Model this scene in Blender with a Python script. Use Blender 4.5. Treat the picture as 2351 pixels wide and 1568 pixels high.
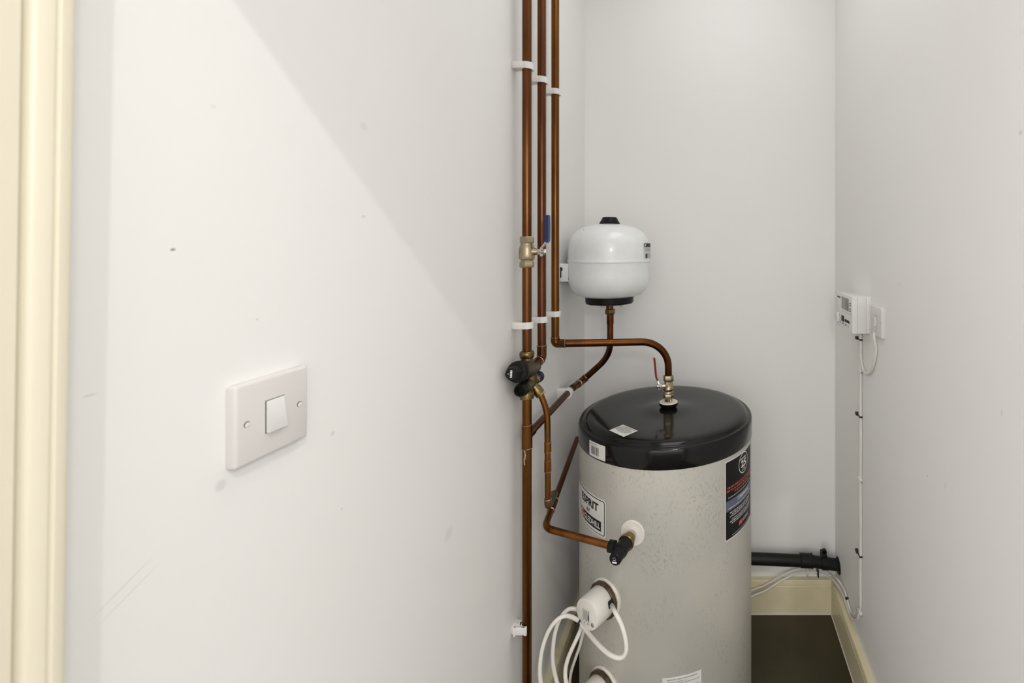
import bpy, bmesh, math, random
from mathutils import Vector, Matrix, Quaternion

random.seed(4)
for o in list(bpy.data.objects):
    bpy.data.objects.remove(o)
SC = bpy.context.scene
COL = SC.collection

# ------------------------------------------------------------------ camera
F, PCX, PCY = 1070.0, 1632.0, 560.0          # focal length and principal point in pixels of the 2351x1568 frame
CAM_Z = 1.432
cam = bpy.data.cameras.new('camera')
cam.sensor_width = 36.0
cam.lens = F / 2351.0 * 36.0
cam.shift_x = (2351 / 2 - PCX) / 2351.0
cam.shift_y = (PCY - 1568 / 2) / 2351.0
cam.clip_start = 0.02
cam.dof.use_dof = True
cam.dof.focus_distance = 1.3
cam.dof.aperture_fstop = 6.5
co = bpy.data.objects.new('camera', cam)
co.location = (0, 0, CAM_Z)
co.rotation_euler = (math.pi / 2, 0, 0)
COL.objects.link(co)
SC.camera = co

# ------------------------------------------------------------------ world, lights, exposure
w = bpy.data.worlds.new('world')
SC.world = w
w.use_nodes = True
bg = w.node_tree.nodes['Background']
# the hall behind the camera: pale walls and ceiling above, a dark floor below
_tc = w.node_tree.nodes.new('ShaderNodeTexCoord')
_sx = w.node_tree.nodes.new('ShaderNodeSeparateXYZ')
_mr = w.node_tree.nodes.new('ShaderNodeMapRange')
_mr.inputs['From Min'].default_value = -0.45
_mr.inputs['From Max'].default_value = 0.10
_mx = w.node_tree.nodes.new('ShaderNodeMix')
_mx.data_type = 'RGBA'
HALL_LOW, HALL_HIGH = 0.30, 2.42
_mx.inputs[6].default_value = (HALL_LOW, HALL_LOW * 0.97, HALL_LOW * 0.93, 1)
_mx.inputs[7].default_value = (HALL_HIGH, HALL_HIGH * 0.99, HALL_HIGH * 0.975, 1)
w.node_tree.links.new(_tc.outputs['Generated'], _sx.inputs[0])
w.node_tree.links.new(_sx.outputs['Z'], _mr.inputs['Value'])
w.node_tree.links.new(_mr.outputs['Result'], _mx.inputs[0])
w.node_tree.links.new(_mx.outputs[2], bg.inputs[0])
bg.inputs[1].default_value = 1.0


def lamp(name, kind, loc, energy, color, size, target=None):
    l = bpy.data.lights.new(name, kind)
    l.energy = energy
    l.color = color
    if kind == 'POINT':
        l.shadow_soft_size = size
    else:
        l.shape = 'RECTANGLE'
        l.size, l.size_y = size
    o = bpy.data.objects.new(name, l)
    o.location = loc
    COL.objects.link(o)
    return o


lamp('hall_ceiling_lamp', 'POINT', (0.430, -0.53, 2.62), 24.5, (1.0, 0.965, 0.925), 0.011)
lamp('camera_flash', 'POINT', (0.150, -0.12, 1.650), 6.0, (1.0, 0.98, 0.96), 0.02)
lamp('cupboard_fill_light', 'AREA', (0.05, 1.02, 2.685), 5.2, (1.0, 1.0, 1.0), (0.55, 1.0))  # unseen area light, added to fill the cupboard softly from above

SC.view_settings.view_transform = 'Standard'
SC.view_settings.look = 'None'
SC.view_settings.exposure = 0.0
SC.view_settings.gamma = 1.0
SC.view_settings.use_curve_mapping = False


# ------------------------------------------------------------------ helpers
def P(px, py, d):
    """the point of the room seen at a photo pixel, d metres into the room"""
    return Vector(((px - PCX) / F * d, d, CAM_Z - (py - PCY) / F * d))


class MB:
    """collects shapes into ONE mesh"""

    def __init__(self):
        self.bm = bmesh.new()
        self.mats = []

    def mi(self, m):
        if m not in self.mats:
            self.mats.append(m)
        return self.mats.index(m)

    def add(self, verts, faces, mat):
        i = self.mi(mat)
        vs = [self.bm.verts.new(v) for v in verts]
        for f in faces:
            try:
                fc = self.bm.faces.new([vs[k] for k in f])
                fc.material_index = i
                fc.smooth = True
            except ValueError:
                pass

    def box(self, lo, hi, mat, bev=0.0, seg=3, mtx=None):
        t = bmesh.new()
        bmesh.ops.create_cube(t, size=1.0)
        lo, hi = Vector(lo), Vector(hi)
        c, s = (lo + hi) / 2, hi - lo
        for v in t.verts:
            v.co = Vector((v.co.x * s.x, v.co.y * s.y, v.co.z * s.z)) + c
        if bev > 0:
            bmesh.ops.bevel(t, geom=list(t.edges), offset=bev, segments=seg, profile=0.5, affect='EDGES')
        if mtx:
            for v in t.verts:
                v.co = mtx @ v.co
        t.verts.index_update()
        self.add([v.co.copy() for v in t.verts], [[v.index for v in f.verts] for f in t.faces], mat)
        t.free()
        return self

    def tube(self, pts, r, mat, segs=18, caps=True, squash=None):
        pts = [Vector(p) for p in pts]
        n = len(pts)
        tang = []
        for i in range(n):
            a, b = pts[max(i - 1, 0)], pts[min(i + 1, n - 1)]
            tang.append((b - a).normalized())
        ref = Vector((0, 0, 1)) if abs(tang[0].z) < 0.9 else Vector((1, 0, 0))
        u = tang[0].cross(ref).normalized()
        verts, faces = [], []
        for i in range(n):
            if i:
                q = tang[i - 1].rotation_difference(tang[i])
                u = (q @ u).normalized()
            v = tang[i].cross(u).normalized()
            rr = r[i] if isinstance(r, (list, tuple)) else r
            for k in range(segs):
                a = 2 * math.pi * k / segs
                verts.append(pts[i] + (u * math.cos(a) + v * math.sin(a)) * rr)
        for i in range(n - 1):
            for k in range(segs):
                k2 = (k + 1) % segs
                faces.append([i * segs + k, i * segs + k2, (i + 1) * segs + k2, (i + 1) * segs + k])
        if caps:
            faces.append(list(range(segs))[::-1])
            faces.append([(n - 1) * segs + k for k in range(segs)])
        self.add(verts, faces, mat)
        return self

    def lathe(self, prof, origin, axis, mat, segs=40, spin=0.0, ref=None):
        """prof: (height along axis, radius)"""
        o = Vector(origin)
        ax = Vector(axis).normalized()
        if ref is None:
            ref = Vector((0, 0, 1)) if abs(ax.z) < 0.9 else Vector((1, 0, 0))
        u = ax.cross(Vector(ref)).normalized()
        v = ax.cross(u).normalized()
        verts, faces, rows = [], [], []
        for h, r in prof:
            if r < 1e-6:
                rows.append([len(verts)])
                verts.append(o + ax * h)
            else:
                row = []
                for k in range(segs):
                    a = 2 * math.pi * k / segs + spin
                    row.append(len(verts))
                    verts.append(o + ax * h + (u * math.cos(a) + v * math.sin(a)) * r)
                rows.append(row)
        for a, b in zip(rows, rows[1:]):
            for k in range(segs):
                k2 = (k + 1) % segs
                if len(a) == 1 and len(b) == 1:
                    continue
                if len(a) == 1:
                    faces.append([a[0], b[k], b[k2]])
                elif len(b) == 1:
                    faces.append([a[k], b[0], a[k2]])
                else:
                    faces.append([a[k], b[k], b[k2], a[k2]])
        if len(rows[0]) > 1:
            faces.append(rows[0])
        if len(rows[-1]) > 1:
            faces.append(rows[-1][::-1])
        self.add(verts, faces, mat)
        return self

    def nut(self, origin, axis, h, r, mat, spin=0.0, ref=None):
        c = min(0.12 * r, 0.3 * h)
        return self.lathe([(0, r * 0.90), (c, r), (h - c, r), (h, r * 0.90)], origin, axis, mat, 6, spin, ref)

    def prism(self, poly, fn, h0, h1, mat):
        """poly: list of 2D points; fn(u, v, h) -> world point"""
        n = len(poly)
        verts = [fn(u, v, h0) for u, v in poly] + [fn(u, v, h1) for u, v in poly]
        faces = [list(range(n))[::-1], [n + k for k in range(n)]]
        for k in range(n):
            k2 = (k + 1) % n
            faces.append([k, k2, n + k2, n + k])
        self.add(verts, faces, mat)
        return self

    def build(self, name, parent=None, base=None, sharp=40, recalc=True):
        if recalc:
            bmesh.ops.recalc_face_normals(self.bm, faces=list(self.bm.faces))
        me = bpy.data.meshes.new(name)
        top = parent
        if base is None:
            base = Vector((0, 0, 0))
            while top is not None:
                base = base + top.location
                top = top.parent
            if parent is None:
                vs = [v.co for v in self.bm.verts]
                lo = Vector((min(v.x for v in vs), min(v.y for v in vs), min(v.z for v in vs)))
                hi = Vector((max(v.x for v in vs), max(v.y for v in vs), max(v.z for v in vs)))
                base = (lo + hi) / 2
                base.z = lo.z
        base = Vector(base)
        for v in self.bm.verts:
            v.co -= base
        self.bm.to_mesh(me)
        self.bm.free()
        for m in self.mats:
            me.materials.append(m)
        if sharp:
            me.set_sharp_from_angle(angle=math.radians(sharp))
        o = bpy.data.objects.new(name, me)
        COL.objects.link(o)
        if parent is not None:
            o.parent = parent
        else:
            o.location = base
        return o


def fillet(pts, R, n=10, lim=0.49):
    """polyline with rounded corners"""
    pts = [Vector(p) for p in pts]
    out = [pts[0]]
    for i in range(1, len(pts) - 1):
        a, b, c = pts[i - 1], pts[i], pts[i + 1]
        d1, d2 = (a - b).normalized(), (c - b).normalized()
        ang = d1.angle(d2)
        r = R[i - 1] if isinstance(R, (list, tuple)) else R
        t = min(r / math.tan(ang / 2), (a - b).length * lim, (c - b).length * lim)
        r2 = t * math.tan(ang / 2)
        ctr = b + (d1 + d2).normalized() * (r2 / math.sin(ang / 2))
        p1, p2 = b + d1 * t, b + d2 * t
        q1, q2 = p1 - ctr, p2 - ctr
        for k in range(n + 1):
            s = k / n
            v = q1.lerp(q2, s).normalized() * r2
            out.append(ctr + v)
    out.append(pts[-1])
    return out


def spline(pts, n=8):
    pts = [Vector(p) for p in pts]
    out = []
    for i in range(len(pts) - 1):
        p0 = pts[max(i - 1, 0)]
        p1, p2 = pts[i], pts[i + 1]
        p3 = pts[min(i + 2, len(pts) - 1)]
        for k in range(n):
            t = k / n
            out.append(0.5 * ((2 * p1) + (p2 - p0) * t + (2 * p0 - 5 * p1 + 4 * p2 - p3) * t * t
                              + (3 * p1 - p0 - 3 * p2 + p3) * t ** 3))
    out.append(pts[-1])
    return out


def thing(name, label, cat, loc, group=None):
    o = bpy.data.objects.new(name, None)
    o.empty_display_size = 0.02
    o.location = loc
    COL.objects.link(o)
    o['label'] = label
    o['category'] = cat
    if group:
        o['group'] = group
    return o


def tag(o, label, cat, group=None):
    o['label'] = label
    o['category'] = cat
    if group:
        o['group'] = group
    return o


def struct(o):
    o['kind'] = 'structure'
    return o


# ------------------------------------------------------------------ materials
def pmat(name, base, rough=0.5, metal=0.0, spec=0.5, var=None, scale=(20, 20, 20), bump=0.0, bscale=200, lo=0.35, hi=0.65,
         coat=0.0, detail=4):
    m = bpy.data.materials.new(name)
    m.use_nodes = True
    nt = m.node_tree
    b = nt.nodes['Principled BSDF']
    b.inputs['Base Color'].default_value = (*base, 1)
    b.inputs['Roughness'].default_value = rough
    b.inputs['Metallic'].default_value = metal
    b.inputs['Specular IOR Level'].default_value = spec
    b.inputs['Coat Weight'].default_value = coat
    tc = nt.nodes.new('ShaderNodeTexCoord')
    if var is None:
        var = tuple(min(1, c * 0.93) for c in base)
    mp = nt.nodes.new('ShaderNodeMapping')
    mp.inputs['Scale'].default_value = scale
    nz = nt.nodes.new('ShaderNodeTexNoise')
    nz.inputs['Scale'].default_value = 1.0
    nz.inputs['Detail'].default_value = detail
    rp = nt.nodes.new('ShaderNodeMapRange')
    rp.inputs['From Min'].default_value = lo
    rp.inputs['From Max'].default_value = hi
    mx = nt.nodes.new('ShaderNodeMix')
    mx.data_type = 'RGBA'
    mx.inputs[6].default_value = (*base, 1)
    mx.inputs[7].default_value = (*var, 1)
    L = nt.links.new
    L(tc.outputs['Object'], mp.inputs['Vector'])
    L(mp.outputs['Vector'], nz.inputs['Vector'])
    L(nz.outputs['Fac'], rp.inputs['Value'])
    L(rp.outputs['Result'], mx.inputs[0])
    L(mx.outputs[2], b.inputs['Base Color'])
    if bump > 0:
        n2 = nt.nodes.new('ShaderNodeTexNoise')
        n2.inputs['Scale'].default_value = bscale
        n2.inputs['Detail'].default_value = 3
        bp = nt.nodes.new('ShaderNodeBump')
        bp.inputs['Strength'].default_value = bump
        bp.inputs['Distance'].default_value = 0.002
        L(tc.outputs['Object'], n2.inputs['Vector'])
        L(n2.outputs['Fac'], bp.inputs['Height'])
        L(bp.outputs['Normal'], b.inputs['Normal'])
    return m


def add_marks(m, marks):
    """scuffs, stains and blotches at fixed places of a wall: (centre, (ry, rz), angle in the y-z plane, colour, strength)"""
    nt = m.node_tree
    L = nt.links.new
    b = nt.nodes['Principled BSDF']
    src = b.inputs['Base Color'].links[0].from_socket
    geo = nt.nodes.new('ShaderNodeNewGeometry')
    for c, (ry, rz), ang, colr, st in marks:
        sub = nt.nodes.new('ShaderNodeVectorMath')
        sub.operation = 'SUBTRACT'
        sub.inputs[1].default_value = c
        rot = nt.nodes.new('ShaderNodeVectorRotate')
        rot.rotation_type = 'X_AXIS'
        rot.inputs['Angle'].default_value = -ang
        mul = nt.nodes.new('ShaderNodeVectorMath')
        mul.operation = 'MULTIPLY'
        mul.inputs[1].default_value = (1.0, 1 / ry, 1 / rz)
        ln = nt.nodes.new('ShaderNodeVectorMath')
        ln.operation = 'LENGTH'
        mr = nt.nodes.new('ShaderNodeMapRange')
        mr.interpolation_type = 'SMOOTHSTEP'
        mr.inputs['From Min'].default_value = 1.0
        mr.inputs['From Max'].default_value = 0.35
        mr.inputs['To Max'].default_value = st
        mx = nt.nodes.new('ShaderNodeMix')
        mx.data_type = 'RGBA'
        mx.inputs[7].default_value = (*colr, 1)
        L(geo.outputs['Position'], sub.inputs[0])
        L(sub.outputs[0], rot.inputs['Vector'])
        L(rot.outputs[0], mul.inputs[0])
        L(mul.outputs[0], ln.inputs[0])
        L(ln.outputs['Value'], mr.inputs['Value'])
        L(mr.outputs['Result'], mx.inputs[0])
        L(src, mx.inputs[6])
        src = mx.outputs[2]
    L(src, b.inputs['Base Color'])


WALL = (0.852, 0.844, 0.829)
WALL2 = (0.845, 0.832, 0.812)
M = {}
M['wall_l'] = pmat('painted_plaster_left', WALL, 0.55, var=WALL2, scale=(3, 3, 3), bump=0.05, bscale=140)
M['wall_r'] = pmat('painted_plaster_right', WALL, 0.55, var=WALL2, scale=(3, 3, 3), bump=0.05, bscale=140)
M['wall_b'] = pmat('painted_plaster_back', WALL, 0.55, var=WALL2, scale=(3, 3, 3), bump=0.05, bscale=140)
M['ceiling'] = pmat('ceiling_paint', (0.82, 0.81, 0.79), 0.7, var=(0.81, 0.80, 0.78))
M['floor'] = pmat('brown_vinyl', (0.050, 0.041, 0.020), 0.45, spec=0.35, var=(0.036, 0.030, 0.014), scale=(7, 7, 7), bump=0.1, bscale=420)
M['skirt'] = pmat('cream_gloss_paint', (0.78, 0.70, 0.48), 0.3, var=(0.72, 0.64, 0.43), scale=(9, 9, 9))
M['cream'] = pmat('cream_frame_paint', (0.68, 0.63, 0.50), 0.4, var=(0.67, 0.62, 0.49), scale=(9, 9, 9))
M['plastic'] = pmat('white_plastic', (0.70, 0.675, 0.66), 0.25, var=(0.69, 0.665, 0.65))
M['rocker'] = pmat('white_rocker_plastic', (0.76, 0.75, 0.735), 0.2)
M['clip'] = pmat('white_clip_plastic', (0.80, 0.775, 0.74), 0.35)
M['rust'] = pmat('white_clip_rust_stained', (0.80, 0.775, 0.74), 0.35, var=(0.55, 0.34, 0.12), scale=(60, 60, 60), lo=0.55, hi=0.75)
M['flex'] = pmat('white_cable_sheath', (0.78, 0.75, 0.70), 0.38, var=(0.74, 0.71, 0.66))
M['black'] = pmat('black_plastic', (0.009, 0.009, 0.0085), 0.32, spec=0.1, var=(0.018, 0.018, 0.017))
M['waste'] = pmat('black_waste_plastic', (0.006, 0.006, 0.006), 0.38, spec=0.2, var=(0.011, 0.011, 0.011))
M['tie'] = pmat('black_tie_plastic', (0.012, 0.012, 0.012), 0.5)
M['lid'] = pmat('black_gloss_lid', (0.006, 0.0055, 0.005), 0.13, spec=0.31, var=(0.008, 0.0075, 0.007), scale=(14, 14, 14))
M['dark'] = pmat('dark_gap', (0.01, 0.01, 0.01), 0.6)
M['grey'] = pmat('grey_print', (0.085, 0.08, 0.075), 0.5, spec=0.2)
M['ink'] = pmat('black_ink', (0.010, 0.009, 0.009), 0.4, spec=0.15)
M['paper'] = pmat('white_label', (0.74, 0.72, 0.69), 0.35)
M['redink'] = pmat('red_ink', (0.36, 0.035, 0.035), 0.4)
M['redtext'] = pmat('red_text_ink', (0.55, 0.10, 0.07), 0.4)
M['blueink'] = pmat('navy_ink', (0.055, 0.075, 0.16), 0.35, var=(0.10, 0.11, 0.17), scale=(12, 12, 12))
M['greyink'] = pmat('grey_panel_ink', (0.27, 0.27, 0.33), 0.4)
M['whiteink'] = pmat('white_ink', (0.80, 0.78, 0.75), 0.4)
M['copper_a'] = pmat('copper_brown', (0.180, 0.074, 0.028), 0.27, 1.0, var=(0.10, 0.040, 0.016), scale=(30, 30, 7), lo=0.3, hi=0.7)
M['copper_b'] = pmat('copper_dark', (0.145, 0.060, 0.032), 0.27, 1.0, var=(0.105, 0.038, 0.017), scale=(30, 30, 7), lo=0.3, hi=0.7)
M['copper_c'] = pmat('copper_olive', (0.19, 0.083, 0.020), 0.29, 1.0, var=(0.12, 0.045, 0.013), scale=(30, 30, 7), lo=0.3, hi=0.7)
M['copper_d'] = pmat('copper_aged', (0.15, 0.054, 0.016), 0.34, 1.0, var=(0.08, 0.030, 0.011), scale=(24, 24, 24), lo=0.3, hi=0.7)
M['copper_e'] = pmat('copper_orange', (0.27, 0.108, 0.028), 0.28, 1.0, var=(0.16, 0.058, 0.015), scale=(26, 26, 9), lo=0.3, hi=0.7)
M['solder'] = pmat('solder', (0.55, 0.43, 0.34), 0.35, 1.0, var=(0.36, 0.24, 0.17), scale=(90, 90, 90))
M['verdigris'] = pmat('verdigris_copper', (0.17, 0.075, 0.03), 0.4, 0.8, var=(0.05, 0.19, 0.12), scale=(70, 70, 70), lo=0.5, hi=0.62)
M['brass'] = pmat('dull_brass', (0.175, 0.135, 0.068), 0.36, 1.0, var=(0.12, 0.09, 0.045), scale=(40, 40, 40), bump=0.15, bscale=900)
M['brass_nut'] = pmat('brass_nut', (0.25, 0.185, 0.080), 0.30, 1.0, var=(0.17, 0.12, 0.05), scale=(50, 50, 50))
M['brass_bright'] = pmat('bright_brass', (0.55, 0.38, 0.16), 0.28, 1.0, var=(0.4, 0.25, 0.1), scale=(50, 50, 50))
M['nickel'] = pmat('nickel_brass', (0.46, 0.385, 0.27), 0.33, 1.0, var=(0.36, 0.29, 0.19), scale=(50, 50, 50), bump=0.15, bscale=900)
M['steel'] = pmat('plated_steel', (0.62, 0.58, 0.52), 0.25, 1.0, var=(0.5, 0.46, 0.41), scale=(50, 50, 50))
M['stub'] = pmat('tarnished_stub', (0.20, 0.155, 0.11), 0.35, 1.0, var=(0.10, 0.07, 0.05), scale=(60, 60, 12))
M['blue'] = pmat('blue_grip', (0.008, 0.028, 0.13), 0.35, spec=0.3, var=(0.007, 0.024, 0.11))
M['bluecap'] = pmat('blue_cap', (0.009, 0.030, 0.09), 0.4, spec=0.25)
M['red'] = pmat('red_grip', (0.22, 0.008, 0.010), 0.4, spec=0.3, var=(0.18, 0.007, 0.009))
M['vessel'] = pmat('white_enamel', (0.83, 0.845, 0.84), 0.18, var=(0.79, 0.805, 0.80))
M['foam'] = pmat('cream_foam', (0.74, 0.70, 0.60), 0.8, bump=0.2, bscale=500)
M['flange'] = pmat('white_flange', (0.78, 0.74, 0.69), 0.4)
M['lcd'] = pmat('lcd_glass', (0.20, 0.195, 0.165), 0.2, var=(0.19, 0.185, 0.155))


def galvanised():
    m = pmat('galvanised_steel', (0.625, 0.60, 0.55), 0.43, 0.38, var=(0.535, 0.52, 0.475), scale=(5, 5, 3.2), lo=0.3, hi=0.7)
    nt = m.node_tree
    L = nt.links.new
    b = nt.nodes['Principled BSDF']
    src = b.inputs['Base Color'].links[0].from_socket
    tc = nt.nodes.new('ShaderNodeTexCoord')
    # fine slanting flecks of the zinc, thickest in patches
    mp = nt.nodes.new('ShaderNodeMapping')
    mp.inputs['Rotation'].default_value = (0.0, 0.5, 0.0)
    mp.inputs['Scale'].default_value = (190, 190, 110)
    n1 = nt.nodes.new('ShaderNodeTexNoise')
    n1.inputs['Scale'].default_value = 1
    n1.inputs['Detail'].default_value = 5
    r1 = nt.nodes.new('ShaderNodeMapRange')
    r1.inputs['From Min'].default_value = 0.52
    r1.inputs['From Max'].default_value = 0.72
    n2 = nt.nodes.new('ShaderNodeTexNoise')
    n2.inputs['Scale'].default_value = 7.0
    n2.inputs['Detail'].default_value = 2
    r2 = nt.nodes.new('ShaderNodeMapRange')
    r2.inputs['From Min'].default_value = 0.40
    r2.inputs['From Max'].default_value = 0.62
    mul = nt.nodes.new('ShaderNodeMath')
    mul.operation = 'MULTIPLY'
    mul2 = nt.nodes.new('ShaderNodeMath')
    mul2.operation = 'MULTIPLY'
    mul2.inputs[1].default_value = 0.52
    mx = nt.nodes.new('ShaderNodeMix')
    mx.data_type = 'RGBA'
    mx.inputs[7].default_value = (0.25, 0.24, 0.21, 1)
    L(tc.outputs['Object'], mp.inputs['Vector'])
    L(mp.outputs['Vector'], n1.inputs['Vector'])
    L(tc.outputs['Object'], n2.inputs['Vector'])
    L(n1.outputs['Fac'], r1.inputs['Value'])
    L(n2.outputs['Fac'], r2.inputs['Value'])
    L(r1.outputs['Result'], mul.inputs[0])
    L(r2.outputs['Result'], mul.inputs[1])
    L(mul.outputs[0], mul2.inputs[0])
    L(mul2.outputs[0], mx.inputs[0])
    L(src, mx.inputs[6])
    L(mx.outputs[2], b.inputs['Base Color'])
    return m


M['galv'] = galvanised()

# ------------------------------------------------------------------ the room
XL, XR, YB, ZC, YF = -0.493, 0.485, 1.82, 2.70, 0.285


def at_x(px, py, x):
    """the point in the plane X = x seen at a photo pixel"""
    return P(px, py, x * F / (px - PCX))


def wl(px, py):
    """point of the left wall at a photo pixel"""
    d = F * XL / (px - PCX)
    return tuple(P(px, py, d))


def wr(px, py):
    d = F * XR / (px - PCX)
    return tuple(P(px, py, d))


BR, GR, OR = (0.25, 0.17, 0.12), (0.55, 0.53, 0.53), (0.80, 0.70, 0.60)
add_marks(M['wall_l'], [
    (wl(397, 573), (0.0030, 0.0018), 0.2, BR, 0.8),
    (wl(507, 1115), (0.0075, 0.0075), 0, GR, 0.38),  # soft grey blotch just below the light switch
    (wl(835, 497), (0.005, 0.003), 0, GR, 0.55),
    (wl(590, 733), (0.002, 0.0015), 0, BR, 0.35),
    (wl(764, 995), (0.005, 0.004), 0.4, GR, 0.45),
    (wl(490, 244), (0.004, 0.003), 0, OR, 0.5),
    (wl(835, 290), (0.010, 0.008), 0, GR, 0.22),
    (wl(1030, 1225), (0.02, 0.016), 0, GR, 0.25),
    (wl(285, 1345), (0.028, 0.0012), 0.5, GR, 0.35),
    (wl(300, 1360), (0.03, 0.0012), 0.48, GR, 0.3),
    (wl(785, 1168), (0.003, 0.002), 0, GR, 0.5),
    (wl(205, 908), (0.006, 0.0012), 0, GR, 0.5),
    (wl(1167, 857), (0.0022, 0.0012), 0, BR, 0.7),
    (wl(1192, 111), (0.005, 0.0012), -0.6, GR, 0.7),
    (wl(1264, 1407), (0.002, 0.001), 0, BR, 0.8),
])
add_marks(M['wall_r'], [
    (wr(2065, 652), (0.0012, 0.006), 0, GR, 0.8),
    (wr(2130, 1092), (0.0012, 0.006), 0.7, BR, 0.6),
    (wr(2343, 305), (0.006, 0.005), 0, GR, 0.5),
    (wr(2300, 947), (0.004, 0.010), 0, GR, 0.3),
    (wr(2041, 855), (0.0012, 0.009), 0.1, GR, 0.4),
    (wr(2031, 1245), (0.0016, 0.0016), 0, BR, 0.7),
    (wr(2012, 1520), (0.0016, 0.0016), 0, BR, 0.7),
    (wr(2170, 1115), (0.006, 0.010), 0, GR, 0.25),
])
T = 0.10
struct(MB().box((-1.3, -1.1, -0.05), (1.3, YB + T, 0.0), M['floor']).build('floor'))
struct(MB().box((-1.3, -1.1, ZC), (1.3, YB + T, ZC + 0.05), M['ceiling']).build('ceiling'))
struct(MB().box((XL - T, YF, 0), (XL, YB, ZC), M['wall_l']).build('wall_left'))
struct(MB().box((XR, YF, 0), (XR + T, YB, ZC), M['wall_r']).build('wall_right'))
struct(MB().box((XL - T, YB, 0), (XR + T, YB + T, ZC), M['wall_b']).build('wall_back'))
# the wall the doorway stands in
XJL, XJR, ZH = -0.410, 0.395, 1.967
fw = MB()
fw.box((-1.3, 0.185, 0), (XJL - 0.03, YF, ZC), M['wall_b'])
fw.box((XJR + 0.03, 0.185, 0), (1.3, YF, ZC), M['wall_b'])
fw.box((XJL - 0.03, 0.185, ZH + 0.03), (XJR + 0.03, YF, ZC), M['wall_b'])
struct(fw.build('wall_front'))


def jamb_profile():
    # depth, distance out from the opening's face (towards the wall side = +)
    pts = [(0.175, 0.0), (0.2755, 0.0)]
    # quirk between lining and architrave, then the moulded architrave
    pts += [(0.2760, 0.0045), (0.2792, 0.0050), (0.2806, 0.0018), (0.2830, 0.0002), (0.2900, 0.0)]
    pts += [(0.2910, 0.0014), (0.2922, 0.0014), (0.2932, 0.0002), (0.2975, 0.0), (0.2992, 0.0008), (0.3000, 0.0030)]
    pts += [(0.3000, 0.055), (0.286, 0.055), (0.286, 0.029), (0.175, 0.029)]
    return pts


lean = math.tan(math.radians(0.9))
jl = MB().prism(jamb_profile(), lambda u, v, h: Vector((XJL - v - lean * (CAM_Z - h) * 1.0, u, h)), 0.0, ZH + 0.02, M['cream'])
struct(jl.build('trim_1'))
jr = MB().prism(jamb_profile(), lambda u, v, h: Vector((XJR + v, u, h)), 0.0, ZH + 0.02, M['cream'])
struct(jr.build('trim_2'))
jh = MB().prism(jamb_profile(), lambda u, v, h: Vector((h, u, ZH + v)), XJL - 0.03, XJR + 0.03, M['cream'])
struct(jh.build('trim_3'))

# skirting boards
SK = [(0, 0), (0.020, 0), (0.020, 0.108), (0.0185, 0.1095), (0.0185, 0.1105), (0.020, 0.112), (0.020, 0.130), (0.018, 0.1335), (0.0, 0.1345)]
m_ = MB().prism(SK, lambda u, v, h: Vector((h, YB - u, v)), XL, XR, M['skirt'])
m_.box((XL, YB - 0.022, 0.0), (XR, YB - 0.0195, 0.004), M['flange'])
struct(m_.build('baseboard_back'))
m_ = MB().prism(SK, lambda u, v, h: Vector((XL + u, h, v)), YF + 0.02, YB - 0.0, M['skirt'])
struct(m_.build('baseboard_left'))
m_ = MB().prism(SK, lambda u, v, h: Vector((XR - u, h, v)), YF + 0.02, YB - 0.0, M['skirt'])
m_.box((XR - 0.022, YF + 0.02, 0.0), (XR - 0.0195, YB - 0.02, 0.004), M['flange'])
struct(m_.build('baseboard_right'))


# ------------------------------------------------------------------ print on labels
def text_mesh(s, bold=0.0):
    c = bpy.data.curves.new('t', 'FONT')
    c.body = s
    c.align_x = 'LEFT'
    c.offset = bold
    c.resolution_u = 3
    o = bpy.data.objects.new('t', c)
    COL.objects.link(o)
    bpy.context.view_layer.update()
    dg = bpy.context.evaluated_depsgraph_get()
    me = bpy.data.meshes.new_from_object(o.evaluated_get(dg))
    vs = [(v.co.x, v.co.y) for v in me.vertices]
    fs = [list(p.vertices) for p in me.polygons]
    bpy.data.objects.remove(o)
    bpy.data.curves.remove(c)
    bpy.data.meshes.remove(me)
    return vs, fs


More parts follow.
